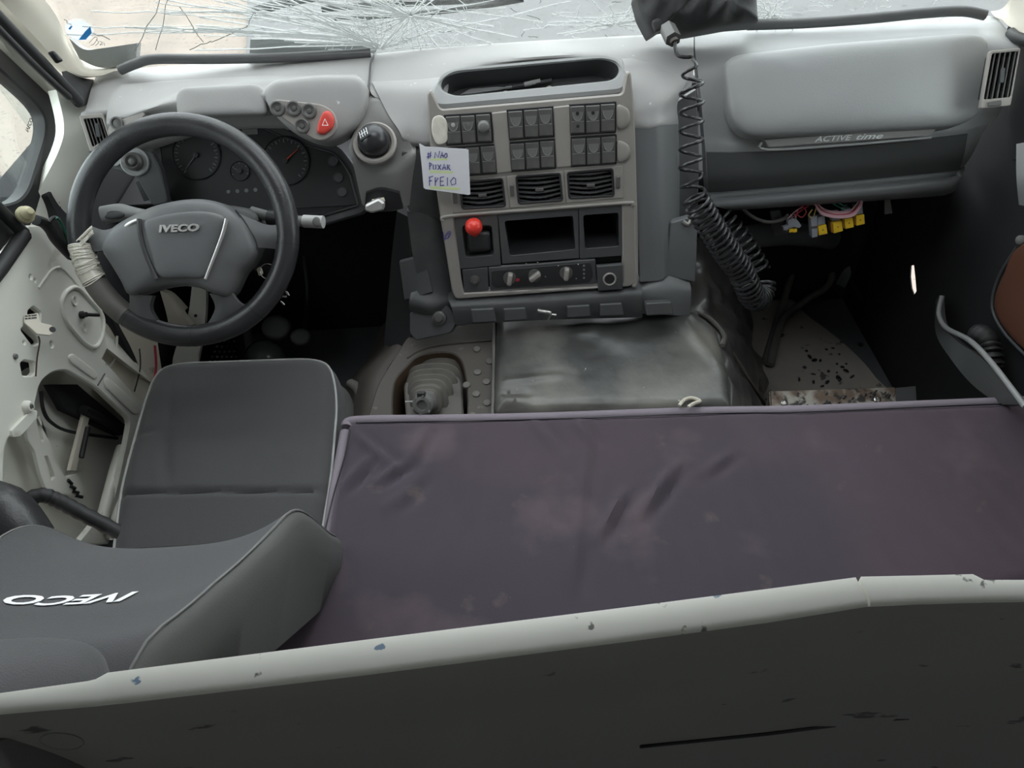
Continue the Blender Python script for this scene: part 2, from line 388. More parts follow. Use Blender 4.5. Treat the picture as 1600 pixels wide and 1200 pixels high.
def lathe(fr, prof, seg=28, c=(0, 0)):
    V = []; Fc = []; n = len(prof)
    for r, z in prof:
        for k in range(seg):
            a = 2 * math.pi * k / seg; V.append(fr.W(c[0] + r * math.cos(a), c[1] + r * math.sin(a), z))
    for i in range(n - 1):
        for k in range(seg): l = (k + 1) % seg; Fc.append((i * seg + k, i * seg + l, (i + 1) * seg + l, (i + 1) * seg + k))
    Fc.append(tuple(range(seg))); Fc.append(tuple(range((n - 1) * seg, n * seg)))
    return mesh('m', V, Fc, 40)
def join(meshes):
    bm = bmesh.new()
    for m in meshes: bm.from_mesh(m)
    me = bpy.data.meshes.new('m'); bm.to_mesh(me); bm.free()
    return me
def box(lo, hi, bev=.003):
    lo = Vector(lo); hi = Vector(hi)
    fr = Fr((lo.x, lo.y, lo.z), (0, 0, 1)); d = hi - lo
    return plate(fr, [(0, 0), (d.x, 0), (d.x, d.y), (0, d.y)], (), 0, d.z, bev)
def quadbar(a, b, wv, hv):
    a = Vector(a); b = Vector(b); wv = Vector(wv); hv = Vector(hv); V = []
    for p in (a, b): V += [p - wv - hv, p + wv - hv, p + wv + hv, p - wv + hv]
    return mesh('m', V, [(0, 1, 2, 3), (7, 6, 5, 4), (0, 4, 5, 1), (1, 5, 6, 2), (2, 6, 7, 3), (3, 7, 4, 0)])
def circle(c, r, n=28, ry=None, rot=0):
    ry = ry or r
    return [(c[0] + r * math.cos(2 * math.pi * i / n) * math.cos(rot) - ry * math.sin(2 * math.pi * i / n) * math.sin(rot),
             c[1] + r * math.cos(2 * math.pi * i / n) * math.sin(rot) + ry * math.sin(2 * math.pi * i / n) * math.cos(rot)) for i in range(n)]
def text(s, fr, c, height, width=None, ext=.0008, shear=0.0, bold=0.0, rot=0.0, surf=None):
    cu = bpy.data.curves.new('t', 'FONT'); cu.body = s; cu.size = 1; cu.shear = shear; cu.offset = bold; cu.align_x = 'CENTER'; cu.align_y = 'CENTER'; cu.extrude = .5; cu.resolution_u = 3
    o = bpy.data.objects.new('t', cu); COL.objects.link(o); dg = bpy.context.evaluated_depsgraph_get(); dg.update()
    me = bpy.data.meshes.new_from_object(o.evaluated_get(dg)); bpy.data.objects.remove(o)
    xs = [v.co.x for v in me.vertices]; ys = [v.co.y for v in me.vertices]
    w_ = max(xs) - min(xs); h_ = max(ys) - min(ys); mx = (max(xs) + min(xs)) / 2; my = (max(ys) + min(ys)) / 2
    sy = height / h_; sx = (width / w_) if width else sy; cr, sr = math.cos(rot), math.sin(rot)
    for v in me.vertices:
        x = (v.co.x - mx) * sx; y = (v.co.y - my) * sy
        x, y = x * cr - y * sr, x * sr + y * cr
        if surf: v.co = surf(c[0] + x, c[1] + y, (v.co.z + .5) * ext)
        else: v.co = fr.W(c[0] + x, c[1] + y, (v.co.z + .5) * ext)
    me.materials.clear()
    return me
def strokes(fr, lines, r, z=.0006):
    return join([tube([fr.W(a, b, z) for a, b in smoothP(l, 4, False)], r, 5) for l in lines])

# ================================================================ the setting
def structure(name, me, m, parent=None): return link(name, me, m, parent, kind='structure') if not parent else link(name, me, m, parent)
XL, XR = -1.02, 1.16
structure('floor', box((XL - .14, -.45, -.05), (XR + .1, 2.25, 0)), 'floor')
structure('wall_front', box((XL - .05, 2.05, 0), (XR + .05, 2.1, .78)), 'unlit')
structure('ceiling', plate(Fr((0, 0, 2.10), (0, 0, -1)), [(XL - .15, -1.55), (XR + .15, -1.55), (XR + .15, .45), (XL - .15, .45)], [rnd([(-.34, -1.34), (.46, -1.34), (.46, -.78), (-.34, -.78)], .05)], 0, .05, .004), 'roof')  # opening is an added, unseen roof hatch letting daylight onto the seats
structure('added_unseen_panels', join([box((XL - .16, .70, 1.58), (XL - .10, 1.56, 2.06)), box((XR + .10, .70, 1.58), (XR + .16, 1.56, 2.06))]), 'roof')  # unseen panels added above the door windows to cut side light
structure('ground', box((-14, -6, -1.25), (14, 26, -1.15), 0), 'ground')
a_ = PZ(388, -40, -1.10); b_ = PZ(384, 84, -1.10)
structure('trim_1', plate(Fr((0, 0, -1.15), (0, 0, 1)), [(b_.x, b_.y), (b_.x + .3, 4.2), (14, 4.2), (14, 25), (a_.x + (a_.x - b_.x), 2 * a_.y - b_.y), (a_.x, a_.y)], (), 0, .05, .01), 'slab')
structure('unseen_wall_back', box((XL - .1, -.45, 0), (XR + .1, -.40, 2.05)), 'backwall')
# the driver's footwell is closed off on the left by the painted body side
LW = Fr((-.985, 1.5, .5), (1, 0, 0), (0, 1, 0))
def lw(pts, X=-.985): return [LW.hit(*p) for p in pts]
structure('wall_left', join([box((XL - .12, -.4, 0), (XL - .06, .74, 2.05)), box((-1.14, .7, -.03), (-.97, 2.1, .10)), box((-1.10, 1.50, -.02), (-.96, 2.1, .86))]), 'unlit')
structure('wall_right', join([box((XR + .02, -.4, 0), (XR + .08, .74, 2.05)), box((XR - .02, .7, -.03), (XR + .06, 2.1, .08))]), 'unlit')

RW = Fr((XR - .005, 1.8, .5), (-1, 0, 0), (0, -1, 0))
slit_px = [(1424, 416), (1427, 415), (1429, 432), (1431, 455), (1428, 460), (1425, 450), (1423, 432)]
structure('wall_right', plate(RW, [(-.31, -.52), (.22, -.52), (.22, .40), (-.31, .40)], [RW.L([(1404, 398), (1450, 398), (1454, 478), (1408, 478)])], -.002, 0, 0), 'unlit')
structure('trim_12', plate(Fr((0, 0, -1.15), (0, 0, 1)), [(p.x, p.y) for p in (PZ(-120, 235, -1.14), PZ(0, 272, -1.14), PZ(28, 322, -1.14), PZ(-60, 380, -1.14), PZ(-200, 380, -1.14))], (), 0, .012, 0), 'asphalt')
# windscreen: bowed pane leaning back, base at the dash
def wsY(x): return 1.835 - .10 * (x - .08) ** 2
def wsbase(x): return Vector((x, wsY(x), .985 + .025 * x - .02 * (x - .05) ** 2))
wv = Vector((0, -.30, .95)).normalized()
def ws(x, s): p = wsbase(x); return p + wv * s
rows = [[ws(x, s) for x in (-1.06, -.7, -.3, .1, .5, .9, 1.26)] for s in (-.02, .3, .65, 1.02)]
pane = structure('window_1', patch(rows, 5, 4, off=(0, .006, .002)), 'glass')
class WS:  # point of the pane seen along a ray
    def __call__(s, x, y):
        Y = 1.8
        for _ in range(12):
            p = PY(x, y, Y); b = wsbase(p.x); t = (p.z - b.z) / wv.z; Y = b.y + wv.y * t
        return PY(x, y, Y - .003)
WSP = WS()
ck = []; ckd = []
def crackline(p, q, r, dark=False, wob=3, seg=5):
    P = []
    for k in range(seg + 1):
        t = k / seg; x = p[0] + (q[0] - p[0]) * t; y = p[1] + (q[1] - p[1]) * t
        if 0 < k < seg: x += random.uniform(-wob, wob); y += random.uniform(-wob, wob) * .6
        P.append(WSP(x, y))
    (ckd if dark else ck).append(tube(P, r, 4))
def burst(cx, cy, n, r0, r1, a0=0, a1=360, rr=.0009, rings=4, flat=.55):
    A = sorted(random.uniform(a0, a1) for _ in range(n)); ends = []
    for a in A:
        L_ = random.uniform(r0, r1); c, s = math.cos(math.radians(a)), math.sin(math.radians(a)) * flat
        crackline((cx + 4 * c, cy + 3 * s), (cx + L_ * c, cy + L_ * s), rr * random.uniform(.5, 1.25), False, 2)
    for k in range(rings):
        R_ = r0 * (.25 + .28 * k) ; pts = []
        for i in range(len(A)):
            if random.random() < .75:
                a, b = A[i], A[(i + 1) % len(A)]
                if abs(b - a) > 60: continue
                f1 = R_ * random.uniform(.85, 1.15)
                crackline((cx + f1 * math.cos(math.radians(a)), cy + f1 * flat * math.sin(math.radians(a))), (cx + f1 * math.cos(math.radians(b)), cy + f1 * flat * math.sin(math.radians(b))), rr * .7, False, 1, 2)
burst(642, 24, 46, 60, 200, rr=.0011, rings=6)
burst(592, 78, 40, 50, 170, 180, 360, rings=6)
burst(962, 40, 26, 30, 110, 150, 400, rr=.0008, rings=4)
burst(1205, 22, 22, 25, 90, 0, 360, rr=.0008, rings=3)
for k in range(30): # the fan that runs to the upper left
    a = math.radians(random.uniform(176, 222)); L_ = random.uniform(120, 340); x0, y0 = random.choice(((595, 70), (560, 58), (640, 26)))
    crackline((x0, y0), (x0 + L_ * math.cos(a), y0 + L_ * .62 * math.sin(a)), .0013 * random.uniform(.7, 1.3), False, 2, 6)
for k in range(16): # long runs across to the left
    y0 = random.uniform(-40, 78); crackline((random.uniform(560, 640), 20 + y0 * .6), (random.uniform(230, 430), y0 - random.uniform(10, 60)), .0011 * random.uniform(.6, 1.3), False, 3, 8)
for k in range(8):
    y0 = random.uniform(10, 70); crackline((random.uniform(380, 420), y0), (random.uniform(90, 260), y0 + random.uniform(-18, 12)), .0012, False, 4, 8)
for k in range(7):
    x0 = random.uniform(660, 980); crackline((x0, random.uniform(10, 60)), (x0 + random.uniform(80, 260), random.uniform(-10, 40)), .0010, False, 3, 6)
for p, q in (((210, 80), (262, -20)), ((243, 78), (266, -10)), ((280, 10), (318, 66)), ((330, 66), (385, 42)), ((296, 78), (330, 64)), ((385, 42), (396, 20)), ((45 + 55, 30), (112, 38)), ((140, 50), (172, 62))):
    crackline(p, q, .0008, True, 3)
for k in range(60):
    x0 = random.uniform(400, 960); y0 = random.uniform(0, 70); a = random.uniform(0, 6.28); L_ = random.uniform(8, 30)
    crackline((x0, y0), (x0 + L_ * math.cos(a), y0 + L_ * .6 * math.sin(a)), .0006, random.random() < .25, 2, 3)
for k in range(18):
    x0 = random.uniform(1190, 1500); y0 = random.uniform(0, 22); a = random.uniform(0, 6.28); L_ = random.uniform(8, 40)
    crackline((x0, y0), (x0 + L_ * math.cos(a), y0 + L_ * .4 * math.sin(a)), .0007, False, 2, 3)
o = link('crack_lines', join(ck), 'crack', pane, kind='stuff'); o = link('dark_crack_lines', join(ckd), 'crackd', pane, kind='stuff')
fw = Fr(WSP(124, 47), (WSP(100, 47) - WSP(124, 47)).cross(WSP(124, 70) - WSP(124, 47)), (1, 0, 0))
if fw.n.y > 0: fw = Fr(fw.o, -fw.n)
st = link('sticker', plate(fw, circle((0, 0), .026, 28, .024), (), 0, .0008, 0), 'stickerpaper', pane, label='round white sticker with a blue band')
link('blue_band', plate(fw, [(-.012, -.020), (.002, -.022), (.020, -.010), (.024, .004), (.010, -.004)], (), .0009, .0014, 0), 'stickerblue', st)
link('blue_mark', plate(fw, [(-.018, .008), (-.010, .013), (-.008, .011), (-.016, .005)], (), .0009, .0014, 0), 'stickerblue', st)
# scribbled date on the glass below the sticker
f2 = Fr(fw.o, fw.n, fw.u)
def f2l(pts): return [f2.hit(*p) for p in pts]
link('scribble', strokes(f2, [f2l(l) for l in ([(139, 67), (148, 58), (152, 60), (146, 69), (142, 70)], [(150, 61), (154, 66), (149, 71)], [(155, 64), (160, 66), (156, 70), (161, 69)], [(162, 66), (164, 71)])], .0005), 'crackd', pane)
# rubber of the pane along the dash
def seal(pts, r, nm='glass_seal'): return link(nm, tube([WSP(*p) - Vector((0, .012, 0)) for p in pts], r, 10, 6), 'sealgrey', pane)
seal([(190, 106), (215, 96), (245, 89), (330, 89), (430, 87), (520, 83), (580, 80)], .011)
seal([(1165, 36), (1250, 33), (1350, 26), (1440, 17), (1500, 14), (1535, 20)], .012)

# wiper outside, lying on the pane
wp = thing('windscreen_wiper', 'black wiper lying outside across the shattered windscreen', 'wiper', WSP(690, 30) + Vector((0, .06, 0)))
def WO(x, y, d=.05): return WSP(x, y) + Vector((0, d, .015))
link('wiper_blade', tube([WO(392, 42), (WO(470, 22)), WO(560, 12), WO(640, 12)], .010, 6, 5), 'rubber', wp)
link('wiper_arm', tube([WO(500, 38), WO(600, 30), WO(650, 28), WO(760, 22), WO(875, 8)], .007, 6, 5), 'black', wp)
link('wiper_arm', tube([WO(520, 52), WO(600, 48), WO(680, 42), WO(760, 32), WO(820, 22)], .006, 6, 5), 'black', wp)
cowl = link('windscreen_cowl', patch([[WSP(x, y) + Vector((0, .03 + .0, -.01)) for x, y in ((385, 62), (430, 62), (480, 64), (585, 74))], [WSP(x, y) + Vector((0, .02, -.03)) for x, y in ((380, 84), (430, 82), (480, 82), (585, 80))]], 4, 4), 'grey')
tag(cowl, 'grey cowl strip outside at the foot of the broken windscreen', 'cowl')
cw2 = link('windscreen_cowl', patch([[WSP(x, y) + Vector((0, .03, -.01)) for x, y in ((96, 60), (120, 78), (150, 76), (205, 68))], [WSP(x, y) + Vector((0, .03, -.02)) for x, y in ((110, 86), (135, 98), (160, 100), (200, 92))]], 4, 4), 'pad')
tag(cw2, 'grey cowl corner outside below the round sticker', 'cowl')

# left pillar and its rubber
pl = structure('trim_2', patch([[PY(-60, -60, 1.45), PY(40, 42, 1.57), PY(90, 95, 1.66), PY(125, 118, 1.70), PY(160, 118, 1.72)],
                                [PY(-20, -60, 1.47), PY(60, 22, 1.60), PY(105, 78, 1.69), PY(135, 108, 1.72), PY(190, 106, 1.75)],
                                [PY(-10, -80, 1.52), PY(78, 10, 1.64), PY(110, 70, 1.73), PY(145, 102, 1.78), PY(195, 100, 1.81)]], 6, 4, off=(-.03, .02, -.01)), 'cream')
structure('trim_3', patch([[PX(-80, 130, -1.0), PX(0, 100, -1.0), PX(95, 190, -1.0), PX(112, 215, -1.0)], [PX(-80, -20, -.97), PX(0, 55, -.965), PX(115, 175, -.955), PX(128, 190, -.95)],
                           [PX(-70, -60, -.95), PX(0, 40, -.95), PX(125, 165, -.94), PX(135, 175, -.94)]], 6, 4, off=(-.03, 0, -.01)), 'white')
dsl = thing('door_seal', 'black rubber door seal running down the left white pillar', 'seal', PY(60, 90, 1.60))
link('rubber_strip', tube([PY(-40, -15, 1.44), PY(0, 30, 1.485), PY(60, 92, 1.56), PY(105, 140, 1.61), PY(124, 160, 1.63)], .012, 8, 6), 'rubber', dsl)
link('rubber_lip', tube([PY(-40, 5, 1.42), PY(0, 48, 1.465), PY(60, 108, 1.54), PY(108, 152, 1.60)], .007, 8, 6), 'rubber', dsl)
link('rubber_foot', patch([[PY(96, 112, 1.655), PY(118, 122, 1.69), PY(140, 126, 1.73)], [PY(104, 138, 1.63), PY(120, 144, 1.655), PY(137, 142, 1.69)], [PY(118, 166, 1.615), PY(124, 168, 1.62), PY(131, 164, 1.64)]], 5, 5), 'rubber', dsl)
cl = thing('trim_clip', 'dark square clip on the left cream windscreen pillar', 'clip', PY(86, 90, 1.6))
fc = Fr(PY(86, 88, 1.595), (.5, -.8, .3))
link('clip_body', plate(fc, rnd(fc.L([(74, 82), (84, 79), (99, 95), (88, 100)]), .004), (), -.012, .012, .002), 'black', cl)
link('clip_tab', plate(fc, rnd(fc.L([(82, 84), (87, 83), (95, 94), (90, 96)]), .002), (), .012, .017, .001), 'dark', cl)

# left body post beside the dash (white), with its dark slot
post = structure('trim_4', patch([[PY(88, 140, 1.63), PY(112, 140, 1.66), PY(150, 150, 1.71)], [PY(100, 195, 1.60), PY(118, 195, 1.62), PY(138, 205, 1.63)], [PY(92, 235, 1.56), PY(118, 238, 1.585), PY(140, 245, 1.60)],
                                  [PY(60, 300, 1.50), PY(98, 310, 1.53), PY(125, 330, 1.56)], [PY(45, 345, 1.46), PY(85, 370, 1.50), PY(125, 400, 1.54)],
                                  [PY(75, 420, 1.44), PY(125, 470, 1.48), PY(180, 520, 1.52)], [PY(150, 530, 1.42), PY(200, 570, 1.46), PY(240, 600, 1.50)]], 6, 5, off=(-.03, .02, -.01)), 'white')
fp = Fr(PY(92, 330, 1.518), (.75, -.6, .3))
link('post_slot', plate(fp, rnd(fp.L([(82, 326), (90, 315), (95, 322), (92, 338), (84, 345)]), .006), (), -.004, .004, .001), 'unlit', post)

# ---------------------------------------------------------------- left door, trim panel removed
DX = -.955
DF = Fr((DX, 1.2, .5), (1, 0, 0), (0, 1, 0))
dL = DF.L
skin_o = dL([(44, 352), (66, 352), (112, 405), (160, 478), (168, 545), (160, 560), (232, 640), (226, 672), (214, 690), (190, 790), (170, 850), (-60, 860), (-160, 700), (-120, 520), (0, 428)])
hole1 = rnd(dL([(62, 598), (82, 581), (104, 578), (150, 604), (204, 656), (198, 690), (178, 780), (120, 850), (-10, 850), (4, 780), (8, 690), (52, 645)]), .02)
holes = [hole1]
for cx_, cy_, r_ in ((116, 470, .0045), (131, 512, .004), (48, 433, .004), (55, 438, .003), (81, 538, .006), (38, 535, .003)):
    holes.append(circle(DF.hit(cx_, cy_), r_, 14))
holes.append(rnd(dL([(44, 486), (52, 479), (64, 488), (63, 502), (50, 510), (44, 500)]), .004))
holes.append(rnd(dL([(33, 515), (38, 510), (60, 530), (62, 536), (52, 540)]), .004))
holes.append(rnd(dL([(32, 568), (38, 563), (54, 566), (56, 582), (50, 587), (36, 587)]), .004))
door = structure('door_1', plate(DF, skin_o, holes, -.012, 0, .003), 'white')
# raised oval pressing round the handle shaft
ov = dL([(96, 470), (104, 455), (120, 450), (140, 470), (158, 492), (160, 515), (155, 535), (145, 543), (130, 535), (108, 510), (98, 492)])
link('pressed_rim', tube([DF.W(a, b, .001) for a, b in smoothP(ov, 6)], .0055, 8, 0, True), 'white', door)
ov2 = dL([(60, 450), (78, 425), (90, 418), (100, 422), (128, 452), (150, 480)])
link('pressed_line', tube([DF.W(a, b, .000) for a, b in smoothP(ov2, 6, False)], .003, 6), 'white', door)
for (x, y, r_) in ((116, 470, .011), (131, 512, .010)):
    c = DF.hit(x, y); link('pressed_cup', lathe(DF, [(r_, -.001), (r_ * .95, .003), (r_ * .55, .001), (r_ * .42, -.004)], 20, c), 'white', door)
c = DF.hit(126, 492)
hs = link('handle_shaft', lathe(DF, [(.0085, 0), (.0085, .006), (.006, .007), (.006, .014), (.003, .015)], 16, c), 'black', door)
link('shaft_pin', tube([DF.W(c[0], c[1], .010), DF.W(*DF.hit(143, 493), .016)], .0042, 8), 'black', hs)
for P in ([(105, 556), (112, 552), (148, 580), (152, 590), (146, 594), (108, 566)], [(160, 590), (168, 590), (215, 632), (218, 646), (208, 648), (162, 604)]):
    link('pressed_groove', puff(DF, rnd(dL(P), .006), -.001, .004, 3, 6, 40), 'white', door)
link('panel_joint', tube([DF.W(*DF.hit(163, 584), .001), DF.W(*DF.hit(152, 602), .001)], .0018, 5), 'black', door)
# bracket with the small connector grille
fb = Fr(PX(58, 500, DX + .02), (.7, -.3, .6), (0, 1, 0))
br = link('door_bracket', plate(fb, rnd(fb.L([(38, 492), (60, 489), (64, 504), (82, 508), (85, 520), (78, 524), (58, 522), (38, 504)]), .003), (), -.004, .0, .001), 'cream', door)
link('bracket_hole', lathe(fb, [(.006, 0), (.006, .001), (.003, .001)], 14, fb.hit(82, 515)), 'black', br)
gl = [(41, 494), (46, 493.5), (51, 493), (41, 498), (46, 497.5), (51, 497), (55, 492.6), (55, 496.6)]
for x, y in gl: link('grille_slot', plate(fb, fb.L([(x - 2, y - 1), (x + 2, y - 1.2), (x + 2, y + 1), (x - 2, y + 1.2)]), (), 0, .0012, 0), 'dark', br)
# plug at the lower left skin corner
c = DF.hit(40, 636)
pg = link('door_boss', lathe(DF, [(.013, 0), (.013, .006), (.009, .012), (.006, .012), (.006, .006)], 18, c), 'white', door)
link('boss_screw', lathe(DF, [(.0035, .006), (.0035, .014), (.001, .015)], 10, c), 'chrome', pg)
link('corner_flange', plate(DF, rnd(dL([(14, 672), (46, 640), (55, 642), (52, 655), (28, 682), (16, 684)]), .004), (), 0, .006, .001), 'white', door)
c = DF.hit(23, 557); link('rubber_plug', lathe(DF, [(.006, 0), (.005, .004), (.001, .005)], 14, c), 'seatside', door)
# outer skin and the regulator seen through the big opening
IN = Fr((DX - .10, 1.2, .5), (1, 0, 0), (0, 1, 0))
link('outer_skin', plate(IN, IN.L([(-60, 420), (130, 430), (260, 640), (230, 860), (-120, 900), (-200, 620)]), (), -.01, 0, .001), 'white', door)
link('added_shade_backing', plate(DF.off(-.05), dL([(40, 400), (66, 395), (110, 430), (150, 500), (155, 550), (140, 575), (80, 572), (40, 600), (-60, 560), (-40, 460)]), (), -.004, 0, 0), 'unlit', door)  # added black sheet stands in for shade inside the small holes
RG = Fr((DX - .055, 1.2, .5), (1, 0, 0), (0, 1, 0))
reg = link('window_regulator', plate(RG, rnd(RG.L([(36, 655), (52, 645), (75, 690), (82, 720), (100, 745), (118, 740), (128, 765), (120, 778), (70, 765), (62, 745), (52, 705), (42, 690)]), .004),
           [rnd(RG.L([(54, 655), (60, 650), (66, 688), (62, 692)]), .003), rnd(RG.L([(66, 713), (72, 712), (84, 745), (78, 752)]), .003)], -.004, .004, .001), 'white', door)
link('regulator_rail', plate(RG, rnd(RG.L([(112, 735), (122, 736), (146, 640), (136, 640)]), .002), (), -.012, -.004, .001), 'cream', reg)
link('motor_crank', tube([RG.W(*RG.hit(127, 715), .0), RG.W(*RG.hit(137, 668), .0)], .006, 8), 'black', reg)
link('gear_teeth', tube([RG.W(*RG.hit(x, y), .006) for x, y in ((102, 750), (108, 756), (106, 760), (113, 763), (110, 768), (118, 770), (115, 775), (124, 777))], .004, 6), 'black', reg)
link('inner_rim', tube([RG.W(*RG.hit(x, y), -.02) for x, y in ((78, 610), (82, 640), (95, 660), (125, 674), (195, 684))], .004, 6, 5), 'black', door)
link('door_beam', plate(RG, RG.L([(88, 600), (130, 600), (205, 665), (196, 680), (110, 640)]), (), -.03, -.012, .002), 'unlit', door)  # beam also blackens the shaded upper right of the opening
link('lower_beam', tube([RG.W(*RG.hit(130, 640), .0), RG.W(*RG.hit(198, 676), .0)], .012, 8), 'black', door)
# window frame of the door, glass and its etched mark
GF = Fr((DX - .03, 1.2, 1.0), (1, 0, 0), (0, 1, 0))
go = rnd(GF.L([(-300, -120), (-40, 66), (68, 165), (74, 200), (36, 342), (-10, 300), (-300, 420)]), [.05, .05, .08, .08, .01, .01, .01], 6)
wf_out = GF.L([(-330, -160), (-20, 62), (84, 160), (95, 198), (80, 235), (46, 346), (30, 372), (-330, 620)])
wf_in = rnd(GF.L([(-300, -120), (-40, 80), (62, 172), (68, 205), (34, 312), (-300, 390)]), [.02, .05, .04, .06, .03, .02], 6)
link('window_frame', plate(GF, wf_out, [wf_in], -.02, .01, .004), 'rubber', door)
win2 = structure('window_2', plate(GF, inset(ccw(wf_in), -.006), (), -.008, -.004, 0), 'sideglass')
eu = GF.L([(52, 186), (44, 206)]); ev = math.atan2(eu[1][1] - eu[0][1], eu[1][0] - eu[0][0])
GB = Fr(GF.W(*GF.hit(48, 195), -.0038), (-1, 0, 0), (0, -1, 0))
def GBs(x, y, z): return GF.W(*(lambda c: (c[0] - x, c[1] + y))(GF.hit(48, 195)), -.0036 + z)
link('etched_lettering', text('IVECO', None, (0, 0), .010, .040, .0004, .2, .01, math.pi - ev + math.pi, GBs), 'dark', win2)
link('belt_bar', tube([PX(-60, 270, DX), PX(0, 328, DX), PX(38, 365, DX)], .012, 8), 'rubber', door)
link('belt_bar', tube([PX(38, 366, DX + .005), PX(0, 420, DX + .005), PX(-80, 520, DX + .005)], .014, 8), 'rubber', door)
link('belt_glint', tube([PX(22, 370, DX - .01), PX(-30, 440, DX - .01)], .006, 6), 'chrome', door)  # steel bar stands in for the bright stripe between the belt bars
wire = link('door_wires', join([tube([PX(x, y, DX + .03) for x, y in ((56, 344), (68, 348), (78, 358), (86, 372), (100, 388), (112, 400))], .011, 8, 5),
                                tube([PX(x, y, DX + .04) for x, y in ((76, 348), (84, 340), (94, 346), (104, 372), (110, 395))], .004, 8, 5)]), 'rubber', door)
link('green_wire', tube([PX(x, y, DX + .045) for x, y in ((88, 340), (95, 348), (103, 365), (107, 380))], .003, 6, 5), 'wiregreen', door)
link('olive_plug', lathe(Fr(PX(40, 335, DX + .03), (.8, -.3, .5)), [(.010, -.012), (.016, -.008), (.017, 0), (.013, .004), (.014, .010), (.009, .016), (.006, .022), (.002, .023)], 18), 'seal', door)
link('rust_wire', tube([PX(x, y, DX + .01) for x, y in ((56, 588), (58, 560), (62, 535), (60, 525))], .0015, 5, 4), 'rustbrown', door)

# pale kick panel between door and seat, with red cable
KP = patch([[PY(166, 505, 1.50), PY(200, 505, 1.53), PY(245, 525, 1.56)], [PY(160, 560, 1.45), PY(205, 570, 1.50), PY(255, 590, 1.53)], [PY(200, 640, 1.40), PY(230, 660, 1.43), PY(275, 680, 1.46)]], 5, 5, off=(-.03, .02, 0))
kp = structure('trim_5', KP, 'cream')
link('panel_crease', tube([PY(183, 525, 1.497), PY(180, 560, 1.463), PY(165, 580, 1.43)], .003, 6, 5), 'white', kp)
link('panel_groove', tube([PY(218, 545, 1.51), PY(219, 575, 1.49), PY(210, 612, 1.45)], .002, 6, 5), 'dark', kp)
rc = link('red_cable', tube([PY(242, 540, 1.50), PY(244, 575, 1.47), PY(238, 600, 1.44), PY(232, 625, 1.41)], .003, 6, 5), 'wirered')
tag(rc, 'thin red cable hanging beside the pale kick panel left of the seat', 'cable')
fpil = structure('trim_6', patch([[PY(300, 445, 1.75), PY(322, 446, 1.75)], [PY(292, 500, 1.70), PY(320, 505, 1.70)], [PY(270, 560, 1.62), PY(308, 570, 1.62)], [PY(270, 620, 1.55), PY(300, 625, 1.55)]], 4, 4), 'white')
link('bolt_hole', plate(Fr(PY(306, 493, 1.70), (0, -.9, .4)), circle((0, 0), .004, 12), (), 0, .004, 0), 'black', fpil)
link('bolt_hole', plate(Fr(PY(304, 508, 1.685), (0, -.9, .4)), circle((0, 0), .003, 12), (), 0, .004, 0), 'black', fpil)
structure('trim_7', patch([[PY(250, 455, 1.72), PY(268, 462, 1.72), PY(290, 485, 1.72)], [PY(262, 500, 1.68), PY(275, 495, 1.68), PY(285, 490, 1.68)], [PY(262, 530, 1.64), PY(280, 525, 1.64), PY(300, 510, 1.64)]], 4, 4), 'cream')

# ================================================================ dashboard
dash = thing('dashboard', 'long pale grey dashboard with instrument hood, below the cracked windscreen', 'dashboard', PY(600, 300, 1.75))
link('dash_pad', patch([[(150, 118, 1.775), (200, 108, 1.80), (330, 98, 1.815), (460, 90, 1.82), (582, 83, 1.82)],
                        [(142, 140, 1.70), (180, 130, 1.71), (330, 120, 1.72), (460, 112, 1.72), (582, 108, 1.72)],
                        [(134, 170, 1.63), (162, 165, 1.63), (330, 150, 1.65), (460, 138, 1.65), (577, 140, 1.65)],
                        [(126, 182, 1.605), (160, 182, 1.605), (330, 172, 1.64), (460, 160, 1.64), (572, 165, 1.63)],
                        [(140, 232, 1.60), (180, 245, 1.62), (330, 205, 1.66), (460, 200, 1.66), (560, 215, 1.66)]], 6, 5, off=(0, .03, -.02)), 'pad', dash)
link('pad_joint', tube([PY(584, 86, 1.81), PY(579, 100, 1.735), PY(577, 125, 1.675), PY(573, 152, 1.625)], .0022, 6, 5), 'dark', dash)
# hood over the instruments
hood = link('instrument_hood', patch([[(190, 132, 1.685), (270, 126, 1.69), (340, 122, 1.69), (420, 118, 1.69), (500, 116, 1.69), (556, 116, 1.68)],
                               [(174, 150, 1.645), (262, 140, 1.65), (340, 132, 1.66), (412, 126, 1.65), (490, 122, 1.65), (565, 124, 1.64)],
                               [(168, 172, 1.60), (240, 158, 1.61), (300, 142, 1.635), (395, 136, 1.63), (480, 138, 1.61), (571, 145, 1.60)],
                               [(166, 192, 1.575), (225, 172, 1.575), (285, 158, 1.60), (395, 150, 1.60), (480, 150, 1.575), (570, 172, 1.585)],
                               [(170, 208, 1.58), (215, 184, 1.58), (290, 178, 1.60), (400, 176, 1.60), (475, 172, 1.59), (556, 195, 1.60)]], 6, 5, off=(0, .025, -.02)), 'pad', dash)
vis = Fr(PY(340, 160, 1.592), (0, -.75, .66))
link('hood_visor', puff(vis, rnd(vis.L([(273, 150), (280, 136), (400, 130), (412, 140), (416, 178), (275, 180)]), .012), -.02, .0035, 4, 10, 80), 'pad', hood)
# left end of the hood: lamp-switch plate
lp = Fr(PY(205, 190, 1.568), (0, -.85, .52))
lpl = link('lamp_switch_plate', plate(lp, rnd(lp.L([(168, 208), (172, 195), (224, 174), (228, 180), (203, 205), (180, 218)]), .01), (), -.006, .003, .0015), 'taupe', dash)
link('round_button', lathe(lp, [(.014, .003), (.013, .007), (.010, .007), (.009, .004), (.002, .005)], 24, lp.hit(184, 193)), 'switch', lpl)
